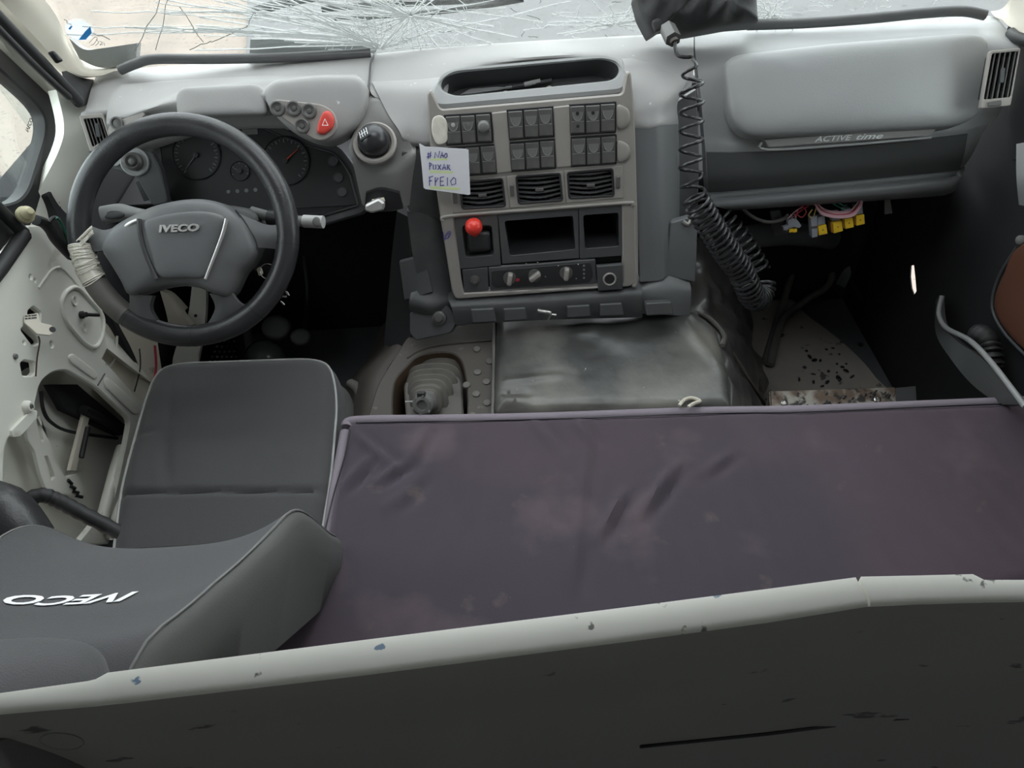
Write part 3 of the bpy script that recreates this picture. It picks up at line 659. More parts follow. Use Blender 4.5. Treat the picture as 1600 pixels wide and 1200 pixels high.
# right pod
pod = Fr(PY(490, 180, 1.565), (0.05, -.82, .55))
sp = link('switch_pod', puff(pod, rnd(pod.L([(408, 140), (425, 124), (500, 116), (560, 116), (573, 130), (571, 170), (556, 202), (520, 224), (492, 222), (455, 206), (420, 172)]), .02), -.06, .013, 5, 10, 90), 'pad', dash)
link('pod_plate', plate(pod, rnd(pod.L([(427, 163), (434, 157), (505, 165), (524, 176), (531, 200), (522, 214), (506, 222), (494, 220), (470, 206), (436, 180)]), .012), (), -.002, .016, .002), 'taupe', sp)
b0 = None
for x, y in ((437, 172), (462, 172), (486, 176), (475, 199)):
    c = pod.hit(x, y); Mx = pod.mat(c[0], c[1], .0155)
    if not b0:
        me = lathe(ID, [(.0155, 0), (.0150, .006), (.012, .007), (.0115, .0055), (.006, .004), (.0045, .006), (.001, .0065)], 24)
        b0 = link('push_button', me, 'switch', sp, Mx)
        rim0 = lathe(ID, [(.0128, .006), (.0123, .0078), (.0115, .0078), (.011, .006)], 24)
    else: dup(b0, Mx)
hz = link('hazard_button', puff(pod, rnd(pod.L([(512, 175), (520, 177), (526, 190), (522, 204), (508, 213), (497, 210), (500, 195), (506, 180)]), .008), .012, .026, 4, 8, 48), 'hazard', sp, label='red hazard button')
ht = pod.L([(511, 189), (516, 199), (507, 199)])
link('hazard_mark', join([tube([pod.W(*ht[i], .0258), pod.W(*ht[(i + 1) % 3], .0258)], .0007, 5) for i in range(3)]), 'stickerwhite', hz)
# instrument cluster
cf = Fr(PY(390, 265, 1.625), (0, -.80, .60))
cl_o = rnd(cf.L([(236, 205), (290, 186), (400, 182), (470, 212), (530, 228), (556, 262), (575, 330), (500, 352), (320, 352), (246, 318)]), .02)
ip = link('instrument_panel', plate(cf, cl_o, (), -.03, 0, .002), 'dark', dash)
link('panel_face', plate(cf, inset(ccw(cl_o), .02), (), 0, .003, .001), 'dial', ip)
def gauge(cx_, cy_, r_, a0, a1, n, ang, red):
    c = cf.hit(cx_, cy_)
    g = link('gauge', lathe(cf, [(r_, .003), (r_, .006), (r_ * .96, .007), (r_ * .94, .0045), (.001, .0042)], 36, c), 'dial', ip)
    ts = []
    for k in range(n + 1):
        a = math.radians(a0 + (a1 - a0) * k / n); big = k % 2 == 0
        ra, rb = r_ * (.74 if big else .80), r_ * .88; d = Vector((math.cos(a), math.sin(a))); q = Vector((-d.y, d.x)) * (.0011 if big else .0006)
        p1 = Vector(c) + d * ra; p2 = Vector(c) + d * rb
        ts.append(plate(cf, [tuple(p1 - q), tuple(p1 + q), tuple(p2 + q), tuple(p2 - q)], (), .0044, .0052, 0))
    link('dial_ticks', join(ts), 'mark', g)
    a = math.radians(ang); d = Vector((math.cos(a), math.sin(a))); q = Vector((-d.y, d.x)) * .0012
    link('needle', plate(cf, [tuple(Vector(c) - q), tuple(Vector(c) + q), tuple(Vector(c) + d * r_ * .72 + q * .4), tuple(Vector(c) + d * r_ * .72 - q * .4)], (), .0065, .008, 0), 'needle' if red else 'mark', g)
    link('needle_hub', lathe(cf, [(.006, .0045), (.006, .009), (.001, .0095)], 16, c), 'black', g)
gauge(308, 243, .055, 230, -50, 28, 228, False)
gauge(447, 252, .055, 230, -50, 24, 228 - 190, True)
gauge(376, 268, .022, 200, -20, 8, 150, False); gauge(376, 222, .020, 200, -20, 8, 100, False)
link('display', plate(cf, rnd(cf.L([(378, 195), (402, 193), (405, 210), (380, 212)]), .003), (), .003, .005, .001), 'seatside', ip)
for k, (x, y) in enumerate(((358, 300), (372, 299), (386, 298), (400, 297))):
    link('warning_lamp', lathe(cf, [(.0045, .003), (.0045, .0045), (.001, .005)], 12, cf.hit(x, y)), 'mark', ip)
for x, y in ((521, 252), (529, 278), (535, 300)):
    link('round_button', lathe(cf, [(.012, 0), (.0115, .006), (.0105, .0065), (.009, .005), (.001, .0055)], 20, cf.hit(x, y)), 'dark', ip)
link('cluster_edge', tube([cf.W(a, b, .003) for a, b in smoothP(inset(ccw(cl_o), .018), 1)], .0022, 6, 0, True), 'dark', ip)
# left-hand lamp knob on its stalk panel
kf = Fr(PY(212, 255, 1.57), (.1, -.85, .5))
kpnl = link('lamp_panel', plate(kf, rnd(kf.L([(186, 238), (196, 230), (236, 236), (250, 262), (262, 318), (238, 322), (212, 275), (168, 262), (172, 256), (188, 254)]), .01), (), -.03, 0, .003), 'dark', dash)
link('knob_ring', lathe(kf, [(.030, 0), (.030, .005), (.027, .007), (.023, .005), (.001, .003)], 28, kf.hit(211, 253)), 'grey', kpnl)
link('lamp_knob', lathe(kf, [(.020, .003), (.019, .016), (.014, .021), (.010, .016), (.006, .022), (.001, .023)], 24, kf.hit(211, 253)), 'switch', kpnl)
link('bracket_clip', plate(kf, rnd(kf.L([(168, 257), (190, 244), (196, 252), (184, 260)]), .004), (), 0, .006, .001), 'grey', kpnl)
link('side_plate', patch([[(212, 285, 1.56), (232, 276, 1.57), (250, 290, 1.58)], [(225, 315, 1.54), (248, 312, 1.555), (270, 330, 1.57)]], 4, 4), 'dark', dash)
# air vents at both ends
def side_vent(corners, Y, nx, wheel, nrm, nsl, outer=None):
    f = Fr(PY(*corners[0], Y), nrm)
    # refit plane so that it leans with the dash
    o_ = rnd(f.L(corners), .004)
    inn = [f.hit(*p) for p in nx]
    v = link('air_vent', plate(f, o_, [rnd(inn, .004)], -.01, .004, .0012), 'taupe', dash)
    link('vent_well', cavity(f, rnd(inn, .004), f.n * -.035, .92), 'unlit', v)
    a, b, c_, d = [Vector(p) for p in inn]   # tl tr br bl
    for k in range(nsl):
        t = (k + .7) / (nsl + .2); p1 = a.lerp(b, t); p2 = d.lerp(c_, t)
        link('slat', quadbar(f.W(p1.x, p1.y, -.006), f.W(p2.x, p2.y, -.006), f.u * .0012, f.n * .007), 'switch', v)
    m1 = a.lerp(b, .55).lerp(d.lerp(c_, .55), .5)
    link('vent_tab', plate(f, rnd([(m1.x - .004, m1.y - .014), (m1.x + .004, m1.y - .014), (m1.x + .004, m1.y + .014), (m1.x - .004, m1.y + .014)], .002), (), -.004, .004, .001), 'dark', v)
    return f, v
f, v = side_vent([(124, 181), (161, 177), (176, 222), (142, 238)], 1.59, [(131, 186), (160, 184), (170, 216), (145, 230)], None, (.25, -.80, .5), 5)
f, v = side_vent([(1546, 80), (1594, 75), (1578, 165), (1531, 170)], 1.55, [(1549, 84), (1591, 80), (1578, 152), (1536, 156)], None, (-.2, -.85, .5), 5)
link('vent_wheel', plate(f, rnd(f.L([(1542, 160), (1562, 157), (1562, 165), (1542, 167)]), .002), (), .004, .010, .001), 'switch', v)
# centre body under the windscreen
link('center_pad', patch([[(584, 84, 1.82), (700, 73, 1.825), (850, 63, 1.825), (1000, 55, 1.82), (1084, 50, 1.82)],
                          [(582, 110, 1.72), (700, 100, 1.72), (850, 88, 1.72), (1000, 80, 1.72), (1084, 76, 1.72)],
                          [(578, 140, 1.65), (690, 130, 1.66), (850, 100, 1.76), (985, 110, 1.66), (1084, 105, 1.66)],
                          [(586, 152, 1.63), (680, 165, 1.62), (850, 108, 1.76), (990, 150, 1.615), (1080, 140, 1.63)]], 6, 5, off=(0, .03, -.02)), 'pad', dash)
link('center_shoulder', patch([[(581, 128, 1.668), (625, 126, 1.665), (660, 124, 1.660), (700, 120, 1.66)], [(587, 140, 1.640), (625, 140, 1.630), (660, 140, 1.62), (700, 140, 1.615)], [(606, 178, 1.59), (630, 180, 1.585), (655, 182, 1.578), (690, 182, 1.575)],
                               [(624, 205, 1.56), (636, 208, 1.558), (655, 212, 1.552), (690, 212, 1.55)], [(630, 222, 1.555), (640, 226, 1.553), (660, 228, 1.55), (690, 228, 1.548)], [(630, 232, 1.60), (640, 234, 1.60), (660, 236, 1.6), (690, 236, 1.6)]], 5, 5, off=(0, .03, -.01)), 'pad', dash)
link('right_shoulder', patch([[(975, 100, 1.66), (1010, 98, 1.672), (1045, 94, 1.682), (1084, 90, 1.69)], [(978, 128, 1.61), (1010, 124, 1.62), (1045, 118, 1.64), (1080, 112, 1.652)], [(985, 165, 1.57), (1010, 160, 1.575), (1042, 150, 1.59), (1066, 142, 1.62)],
                              [(990, 184, 1.555), (1012, 184, 1.555), (1032, 178, 1.565), (1058, 165, 1.605)], [(992, 198, 1.548), (1016, 198, 1.545), (1034, 192, 1.555), (1060, 190, 1.60)], [(993, 205, 1.550), (1017, 205, 1.547), (1035, 200, 1.557), (1060, 198, 1.60)]], 5, 5, off=(0, .03, 0)), 'pad', dash)
link('right_column', patch([[(992, 200, 1.548), (1016, 200, 1.545), (1034, 194, 1.555), (1060, 192, 1.60)],
                              [(996, 320, 1.50), (1020, 320, 1.498), (1040, 315, 1.508), (1062, 310, 1.56)], [(1000, 440, 1.44), (1030, 438, 1.44), (1042, 430, 1.45), (1058, 420, 1.50)]], 5, 5, off=(0, .03, 0)), 'mid', dash)  # same plastic as the shoulder above, darkened for its shaded upright face
link('right_return', patch([[(1058, 160, 1.615), (1072, 150, 1.65), (1088, 140, 1.69)], [(1056, 250, 1.57), (1075, 245, 1.63), (1092, 240, 1.67)], [(1056, 345, 1.535), (1075, 340, 1.58), (1090, 335, 1.63)]], 5, 5), 'dark', dash)
ft = Fr(PY(1062, 395, 1.478), (0.05, -.95, .3))
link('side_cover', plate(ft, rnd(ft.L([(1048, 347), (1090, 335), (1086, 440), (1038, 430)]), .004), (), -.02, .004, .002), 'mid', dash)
lt_ = link('cover_latch', tube([ft.W(*ft.hit(1066, 345), .004), ft.W(*ft.hit(1074, 350), .008), ft.W(*ft.hit(1078, 342), .008)], .005, 8, 3), 'chrome', dash)
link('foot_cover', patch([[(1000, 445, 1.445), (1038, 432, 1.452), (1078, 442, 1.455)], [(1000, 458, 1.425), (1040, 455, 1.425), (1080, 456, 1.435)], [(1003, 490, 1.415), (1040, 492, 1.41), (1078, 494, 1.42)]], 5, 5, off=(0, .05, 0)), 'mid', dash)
# knob holder block
kb = link('knob_holder', patch([[(574, 158, 1.62), (590, 156, 1.62), (604, 162, 1.615), (615, 180, 1.60)], [(562, 190, 1.58), (585, 186, 1.585), (608, 190, 1.58), (628, 205, 1.565)],
                           [(546, 225, 1.545), (580, 236, 1.545), (612, 236, 1.545), (645, 232, 1.54)], [(549, 245, 1.525), (580, 262, 1.518), (622, 262, 1.518), (650, 242, 1.525)],
                           [(556, 275, 1.515), (585, 282, 1.51), (622, 282, 1.51), (645, 275, 1.52)], [(566, 320, 1.50), (590, 330, 1.50), (624, 328, 1.50), (640, 320, 1.51)]], 6, 5, off=(0, .05, 0)), 'holder', dash)
hf = Fr(PY(584, 222, 1.540), (0, -.62, .78))
link('holder_ring', lathe(hf, [(.046, -.004), (.046, .004), (.042, .007), (.036, .004), (.033, -.004)], 32, hf.hit(586, 224)), 'taupe', kb)
link('holder_cavity', patch([[(572, 302, 1.499), (595, 296, 1.497), (624, 302, 1.497)], [(570, 326, 1.495), (600, 330, 1.493), (630, 326, 1.494)]], 4, 4, off=(0, .03, 0)), 'black', dash)
link('side_block', patch([[(628, 238, 1.535), (660, 238, 1.54), (690, 240, 1.55)], [(628, 300, 1.515), (660, 300, 1.52), (690, 300, 1.53)], [(640, 330, 1.51), (665, 345, 1.515), (695, 350, 1.52)]], 4, 4, off=(0, .1, 0)), 'dark', dash)
hp = Fr(PY(600, 325, 1.488), (0, -.95, .3))
hl = link('hand_lever', plate(hp, rnd(hp.L([(572, 318), (592, 308), (602, 314), (601, 326), (582, 331), (572, 327)]), .004), (), -.01, .016, .004), 'silver', dash, label='silver lever tab')
link('lever_stem', plate(hp, rnd(hp.L([(580, 312), (600, 308), (602, 316), (590, 318)]), .003), (), -.03, .004, .002), 'cream', hl)
# lower parts: knee wing, base strip under the console
link('knee_wing', patch([[(636, 330, 1.515), (660, 335, 1.51), (690, 345, 1.52)], [(645, 400, 1.49), (668, 405, 1.48), (700, 410, 1.49)], [(655, 445, 1.46), (680, 452, 1.45), (706, 456, 1.46)], [(640, 470, 1.43), (672, 478, 1.42), (706, 470, 1.44)], [(640, 486, 1.43), (672, 492, 1.42), (704, 486, 1.43)]], 5, 5, off=(0, .05, 0)), 'dark', dash)
link('wing_plate', patch([[(624, 410, 1.52), (645, 405, 1.50), (662, 400, 1.49)], [(632, 468, 1.46), (655, 462, 1.44), (676, 455, 1.44)]], 4, 4), 'dark', dash)
fk = Fr(PY(672, 505, 1.41), (-.1, -.8, .6))
kbx = link('foot_bracket', plate(fk, rnd(fk.L([(640, 488), (700, 476), (716, 500), (705, 520), (650, 532), (640, 520)]), .006), (), -.03, .0, .002), 'dark', dash)
link('bracket_knob', lathe(fk, [(.017, 0), (.016, .006), (.011, .008), (.010, .018), (.008, .020), (.001, .020)], 20, fk.hit(687, 497)), 'switch', kbx)
bs = Fr(PY(860, 482, 1.405), (0, -.90, .43))
base = link('base_strip', patch([[(700, 468, 1.43), (850, 459, 1.43), (1003, 448, 1.43)], [(706, 482, 1.408), (850, 474, 1.408), (1003, 462, 1.408)], [(712, 508, 1.398), (850, 500, 1.398), (1004, 496, 1.398)]], 6, 5, off=(0, .04, 0)), 'dark', dash)
for q in ([(735, 482), (772, 480), (776, 502), (738, 504)], [(786, 481), (821, 479), (824, 499), (788, 501)], [(885, 477), (921, 475), (923, 494), (886, 496)], [(936, 474), (971, 472), (974, 492), (937, 494)], [(1006, 470), (1046, 468), (1050, 488), (1008, 490)]):
    link('blank_plug', plate(bs, rnd(bs.L(q), .004), (), -.004, .009 if q[0][0] < 1000 else .024, .003), 'dark', base)
hk = link('cover_hook', tube([bs.W(*bs.hit(842, 484), .008), bs.W(*bs.hit(853, 484), .022), bs.W(*bs.hit(859, 486), .026), bs.W(*bs.hit(856, 496), .018)], .006, 8, 4, rf=lambda t: 1 - .5 * t), 'chrome', base)
link('hook_pin', tube([bs.W(*bs.hit(860, 488), .02), bs.W(*bs.hit(868, 489), .02)], .003, 6), 'chrome', hk)
# dark underside of the dash and inner walls
structure('trim_10', box((-.95, 1.72, .66), (1.14, 2.05, .70)), 'unlit')
link('tunnel_wall', patch([[(620, 330, 1.58), (640, 340, 1.56)], [(612, 400, 1.55), (640, 420, 1.52)], [(605, 480, 1.52), (645, 500, 1.46)], [(600, 540, 1.48), (640, 545, 1.42)]], 4, 4, off=(.02, .06, 0)), 'unlit', dash)

# ================================================================ centre console
N18 = (0, -math.cos(math.radians(18)), math.sin(math.radians(18)))
CF = Fr(PY(840, 290, 1.50), N18)
cL = CF.L
con = thing('center_console', 'taupe centre console with switches, vents, cubbies and heater knobs', 'console', CF.W(0, -.2, -.1))
fas_o = rnd(cL([(667, 146), (673, 140), (688, 171), (973, 147), (979, 113), (986, 112), (992, 180), (996, 330), (995, 440), (986, 448), (712, 468), (706, 455), (688, 340), (672, 230)]), .008)
lowhole = rnd(cL([(709, 341), (972, 321), (973, 441), (930, 448), (725, 458), (721, 440)]), .002)
vh = [inset(ccw(rnd(cL(q), .006)), -.001) for q in ([(718, 284), (785, 278), (790, 322), (722, 326)], [(806, 275), (875, 270), (879, 313), (810, 318)], [(886, 269), (957, 263), (959, 306), (889, 310)])]
fas = link('fascia', plate(CF, fas_o, [lowhole] + vh, -.02, 0, .003), 'taupe', con)
# tray on top
TF = Fr(PY(828, 128, 1.605), (0, -.60, .80))
t_out = rnd(TF.L([(672, 150), (684, 128), (706, 112), (940, 91), (964, 96), (976, 112), (980, 130), (974, 147), (690, 172), (680, 168)]), .02)
t_in = rnd(TF.L([(688, 143), (692, 124), (716, 116), (940, 95), (962, 101), (968, 114), (958, 128), (712, 153)]), .018)
tray = link('storage_tray', plate(TF, t_out, [t_in], -.02, .012, .006), 'grey', con)
link('tray_well', cavity(TF, t_in, TF.n * -.052, .93, .006), 'dark', tray)
# switches
def switch_mesh(kind):
    w_, h_ = .0146, .0275
    p = [plate(ID, rnd([(-w_, -h_), (w_, -h_), (w_, h_), (-w_, h_)], .002, 3), (), 0, .006, .0015),
         plate(ID, rnd([(-w_ * .92, -h_ * .93), (w_ * .92, -h_ * .93), (w_ * .92, -.002), (-w_ * .92, -.002)], .002, 3), (), .006, .0085, .001)]
    return join(p)
def lens_mesh():
    w_ = .0146; p = []
    arc = [(w_ * .72 * math.cos(a), .004 + .018 * math.sin(a)) for a in [math.pi + i * math.pi / 10 for i in range(11)]]
    arc = [(x, y + .012) for x, y in arc]
    p.append(tube([Vector((x, y, .0072)) for x, y in arc], .0013, 5))
    p.append(plate(ID, arc, (), .004, .0066, 0))
    return join(p)
sw_me = switch_mesh(0); ln_me = lens_mesh(); ln0 = None
rowspec = [[(709, 203), (732, 202), (756, 200)], [(806, 195), (830, 193), (852, 191)], [(902, 187), (926, 186), (949, 184)],
           [(715, 253), (739, 251), (763, 249)], [(809, 245), (832, 243), (855, 241)], [(904, 237), (927, 236), (950, 234)]]
for g in rowspec:
    a = CF.hit(*g[0]); b = CF.hit(*g[-1]); ang = 0
    link('switch_bank', plate(CF, rnd([(a[0] - .0185, a[1] - .0315), (b[0] + .0185, b[1] - .0315), (b[0] + .0185, b[1] + .0315), (a[0] - .0185, a[1] + .0315)], .003), (), -.003, .0015, .0008), 'black', con)
sw0 = None; k = 0
for gi, g in enumerate(rowspec):
    for i, (x, y) in enumerate(g):
        c = CF.hit(x, y); Mx = CF.mat(c[0], c[1], .0015)
        if sw0 is None: sw0 = link('switch', sw_me, 'switch', con, Mx); o = sw0
        else: o = dup(sw0, Mx)
        if ln0 is None: ln0 = link('switch_lens', ln_me, 'seatside', o, Mx)
        else: dup(ln0, Mx, o)
        if gi == 0:
            if i < 2: link('switch_dot', lathe(CF, [(.0045 if i == 0 else .003, .007), (.004, .0095), (.001, .010)], 14, (c[0], c[1] + .011)), 'piping' if i == 0 else 'seatside', o)
            else: link('switch_cap', lathe(CF, [(.0125, .008), (.0125, .012), (.0105, .014), (.009, .018), (.004, .020), (.001, .020)], 24, (c[0], c[1] + .004)), 'seatside', o)
        if gi == 2 and i < 2:
            link('switch_dot', lathe(CF, [(.004, .007), (.0035, .009), (.001, .009)], 14, (c[0], c[1] + .013)), 'black', o)
            if i == 0: link('switch_dot', lathe(CF, [(.004, .009), (.0035, .0105), (.001, .0105)], 14, (c[0], c[1] - .012)), 'black', o)
for q in ([(768, 176), (792, 173), (800, 268), (776, 271)], [(864, 167), (890, 164), (893, 260), (869, 262)]):
    link('divider', plate(CF, rnd(cL(q), .003), (), -.002, .005, .002), 'taupe', con)
for (tl, tr, br_, bl) in (((962, 160), (984, 170), (984, 196), (963, 204)), ((963, 216), (984, 226), (984, 248), (964, 256)), ((697, 180), (678, 194), (681, 220), (700, 226))):
    e = cL([tl, tr, br_, bl])
    link('end_cap', puff(CF, rnd(e, .014), -.002, .008, 3, 8, 48), 'taupe', con)
# three vents
def con_vent(pane_px, o_px, wheel_px):
    v = link('air_vent', plate(CF, rnd(cL(pane_px), .002), [rnd(cL(o_px), .006)], -.002, .003, .0012), 'taupe', con)
    o_ = rnd(cL(o_px), .006)
    link('vent_rim', plate(CF, inset(ccw(o_), -.0015), [inset(ccw(o_), .003)], .0, .0055, .001), 'black', v)
    link('vent_well', cavity(CF, o_, CF.n * -.05, .95), 'unlit', v)
    a, b, c_, d = [Vector(p) for p in cL(o_px)]
    for k in range(6):
        t = (k + .7) / 6.3; p1 = a.lerp(d, t); p2 = b.lerp(c_, t); pm = (p1 + p2) / 2
        sag = .0015 + .001 * k
        P = [CF.W(p1.x + .002, p1.y, -.004), CF.W(pm.x, pm.y - sag, .001), CF.W(p2.x - .002, p2.y, -.004)]
        P = [Vector(p) for p in smoothP(P, 4, False)]
        V = []; Fc = []
        for p in P: V += [p - CF.v * .0018, p + CF.v * .0018 - CF.n * .0, p + CF.v * .0030 - CF.n * .016, p - CF.v * .0006 - CF.n * .016]
        for i in range(len(P) - 1):
            for e in range(4): Fc.append((i * 4 + e, i * 4 + (e + 1) % 4, i * 4 + 4 + (e + 1) % 4, i * 4 + 4 + e))
        Fc += [(0, 1, 2, 3), tuple(range(len(V) - 4, len(V)))]
        link('slat', mesh('m', V, Fc), 'dark', v)
    for k in range(7):
        t = (k + .5) / 7; p1 = a.lerp(b, t); p2 = d.lerp(c_, t)
        link('back_vane', quadbar(CF.W(p1.x, p1.y, -.026), CF.W(p2.x, p2.y, -.026), CF.u * .001, CF.n * .006), 'black', v)
    m_ = (a + b + c_ + d) / 4
    link('vent_tab', plate(CF, rnd([(m_.x - .009, m_.y - .006), (m_.x + .009, m_.y - .006), (m_.x + .009, m_.y + .001), (m_.x - .009, m_.y + .001)], .002), (), -.002, .006, .001), 'switch', v)
    w0 = CF.hit(*wheel_px)
    link('vent_wheel', plate(CF, rnd([(w0[0] - .0045, w0[1] - .013), (w0[0] + .0045, w0[1] - .013), (w0[0] + .0045, w0[1] + .013), (w0[0] - .0045, w0[1] + .013)], .003), (), .002, .008, .002), 'switch', v)
con_vent([(703, 285), (790, 275), (796, 325), (708, 333)], [(718, 284), (785, 278), (790, 322), (722, 326)], (711, 308))
con_vent([(791, 275), (880, 267), (884, 317), (797, 325)], [(806, 275), (875, 270), (879, 313), (810, 318)], (800, 297))
con_vent([(881, 267), (972, 259), (974, 309), (885, 317)], [(886, 269), (957, 263), (959, 306), (889, 310)], (965, 284))
# lower bay
LB = CF.off(-.006)
lL = LB.L
link('bay_bead', tube([CF.W(a, b, .001) for a, b in smoothP(cL([(692, 345), (704, 337), (840, 327), (975, 317), (988, 320), (993, 330), (994, 436), (988, 445)]), 5, False)], .004, 8), 'taupe', con)
bp_o = rnd(lL([(709, 340), (777, 335), (783, 414), (718, 420)]), .002); bp_i = rnd(lL([(722, 352), (768, 352), (772, 398), (728, 402)]), .008)
bpn = link('brake_panel', plate(LB, bp_o, [bp_i], -.006, .003, .001), 'dark', con)
link('brake_well', cavity(LB, bp_i, LB.n * -.025, .85), 'dark', bpn)
bl_ = link('brake_valve', puff(LB, rnd(lL([(729, 362), (766, 360), (768, 392), (732, 395)]), .008), -.03, .008, 4, 8, 48), 'black', bpn)
kc = LB.hit(742, 366)
kd = (LB.n + LB.v * 1.0 - LB.u * .02).normalized()
st0 = LB.W(kc[0], kc[1], .0)
fkn = Fr(st0, kd)
link('brake_knob', lathe(fkn, [(.008, 0), (.0085, .008), (.010, .014), (.016, .020), (.019, .029), (.018, .040), (.013, .046), (.005, .049), (.0005, .0495)], 28), 'red', bpn, label='red mushroom parking brake knob')
for out, inn, dep in (([(778, 335), (903, 325), (905, 403), (785, 412)], [(788, 345), (895, 337), (899, 389), (797, 399)], .16), ([(904, 325), (972, 320), (973, 399), (906, 404)], [(911, 336), (966, 332), (967, 384), (914, 388)], .16)):
    p_ = link('cubby', plate(LB, rnd(lL(out), .002), [rnd(lL(inn), .006)], -.004, .003, .001), 'dark', con)
    link('cubby_well', cavity(LB, rnd(lL(inn), .006), (0, dep, .0), .97), 'black', p_)
bkp = link('blank_panel', plate(LB, rnd(lL([(722, 421), (762, 417), (764, 453), (726, 457)]), .002), (), -.004, .003, .001), 'dark', con)
link('round_button', lathe(LB, [(.011, .003), (.010, .007), (.006, .008), (.005, .012), (.001, .012)], 20, LB.hit(742, 437)), 'switch', bkp)
cp = link('climate_panel', plate(LB, rnd(lL([(763, 417), (930, 404), (932, 442), (766, 453)]), .003), (), -.004, .005, .002), 'dark', con)
link('climate_inset', plate(LB, rnd(lL([(768, 422), (922, 409), (926, 430), (920, 441), (776, 449), (768, 444)]), .006), (), .004, .006, .0005), 'black', cp)
for x, y, an, wd in ((796, 433, 1.35, 1), (835, 429, .6, .3), (884, 425, 1.45, 1)):
    c = LB.hit(x, y)
    kn = link('control_knob', lathe(LB, [(.0150, .005), (.0145, .010), (.0135, .012), (.001, .0125)], 28, c), 'switch', cp)
    d = Vector((math.cos(an), math.sin(an))); q = Vector((-d.y, d.x)); r_ = .0145
    g = [tuple(Vector(c) + d * s1 * r_ + q * s2 * .0055) for s1, s2 in ((-1, -1), (1, -1), (1, 1), (-1, 1))]
    link('knob_grip', puff(LB, rnd(g, .004), .010, .026, 4, 8, 36), 'taupe', kn)
for x, y in ((822, 411), (840, 409), (852, 431), (872, 414), (903, 412), (900, 434)):
    link('climate_mark', lathe(LB, [(.0016, .006), (.0012, .0066), (.0004, .0066)], 8, LB.hit(x, y)), 'piping', cp)
for k in range(4): link('fan_symbol', lathe(LB, [(.0028, .006), (.0022, .0068), (.0005, .0068)], 10, LB.hit(912, 414 + 6.3 * k)), 'mark', cp)
rcd = LB.hit(808, 436); link('heat_mark', plate(LB, circle(rcd, .006, 14, .004), (), .006, .0066, 0), 'wirered', cp)
lpn = link('socket_panel', plate(LB, rnd(lL([(931, 413), (971, 410), (972, 449), (934, 452)]), .002), [circle(LB.hit(951, 433), .0125, 24)], .0, .014, .002), 'dark', con)
sk = LB.hit(951, 433)
so = link('power_socket', lathe(LB, [(.0125, .012), (.0155, .013), (.0155, .017), (.0135, .0185), (.0115, .017), (.0105, -.02)], 28, sk), 'taupe', lpn)
link('socket_bore', lathe(LB, [(.0112, .016), (.0108, .0), (.001, -.001)], 24, sk), 'black', so)
link('bay_back', plate(LB.off(-.19), lL([(709, 341), (973, 321), (973, 448), (720, 460)]), (), -.004, 0, 0), 'unlit', con)
link('slot', plate(LB, lL([(931, 401), (972, 398), (972, 410), (931, 413)]), (), -.03, -.012, 0), 'unlit', con)
# pen scribble on the left edge of the fascia
link('ink_mark', strokes(CF, [cL([(692, 362), (695, 376), (696, 366)]), cL([(697, 366), (702, 361), (704, 366), (699, 373), (696, 370), (702, 364), (700, 371)])], .0007, .0004), 'ink', con)
link('tape_patch', puff(CF, rnd(cL([(676, 182), (690, 178), (700, 190), (700, 222), (682, 226), (674, 205)]), .01), .0062, .0085, 4, 5, 36), 'tape', con)
link('console_shell', patch([[(672, 150, 1.58), (685, 145, 1.66)], [(680, 250, 1.535), (690, 245, 1.62)], [(700, 360, 1.485), (705, 355, 1.6)], [(708, 460, 1.445), (712, 455, 1.6)]], 4, 4, off=(.01, 0, 0)), 'dark', con)

# things lying in the tray
pf = TF.off(-.050)
tl_ = thing('spatula', 'grey flat-bladed plastic tool lying left in the console tray', 'tool', pf.W(0, 0, .002))
link('blade', plate(pf, rnd(pf.L([(718, 150), (735, 140), (775, 137), (795, 138), (780, 142), (740, 148)]), .004), (), .001, .005, .001), 'grey', tl_)
link('handle', tube([pf.W(*pf.hit(790, 139), .004), pf.W(*pf.hit(822, 134), .006)], .0035, 8), 'grey', tl_)
pen = thing('pen', 'dark pen with a pale collar lying in the console tray', 'pen', pf.W(*pf.hit(840, 133), .008))
link('barrel', tube([pf.W(*pf.hit(800, 139), .008), pf.W(*pf.hit(862, 130), .012)], .0042, 10), 'dark', pen)
link('collar', tube([pf.W(*pf.hit(819, 136), .010), pf.W(*pf.hit(844, 131), .011)], .0055, 10), 'piping', pen)
for x, y, nm in ((790, 145, 'a'), (838, 141, 'b'), (858, 137, 'c')):
    q = link('crumb', puff(pf, circle(pf.hit(x, y), .006, 10, .003), 0, .005, 3, 4, 12), 'cream')
    tag(q, {'a': 'small beige scrap in the tray under the grey tool blade', 'b': 'beige paper scrap in the tray under the pen collar', 'c': 'tan paper scrap in the tray beside the pen tip'}[nm], 'scrap')

# the gear knob resting in its holder
gk = thing('gear_ball', 'black ball gear knob with white shift pattern, resting in the dash holder', 'gear knob', hf.W(*hf.hit(586, 222), .0))
gc = hf.hit(585, 222)
prof = [(.012, -.03)] + [(.034 * math.sin(a), .008 + .036 * (-math.cos(a))) for a in [math.pi * (.12 + .86 * i / 14) for i in range(15)]] + [(.0008, .044)]
link('ball', lathe(hf, prof, 32, gc), 'cord', gk)
pd = hf.n * .85 - hf.u * .40 + hf.v * .05
pc = Fr(hf.W(gc[0], gc[1], .008) + pd.normalized() * .0350, pd, hf.u + hf.v * .25)
link('pattern_plate', puff(pc, rnd([(-.014, -.013), (.014, -.013), (.014, .013), (-.014, .013)], .004), -.006, .0005, 4, 6, 36), 'black', gk)
link('shift_pattern', join([tube([pc.W(-.009 + .006 * i, -.008, .001), pc.W(-.009 + .006 * i, .008, .001)], .0008, 5) for i in range(4)] + [tube([pc.W(-.009, 0, .001), pc.W(.009, 0, .001)], .0008, 5)]), 'stickerwhite', gk)

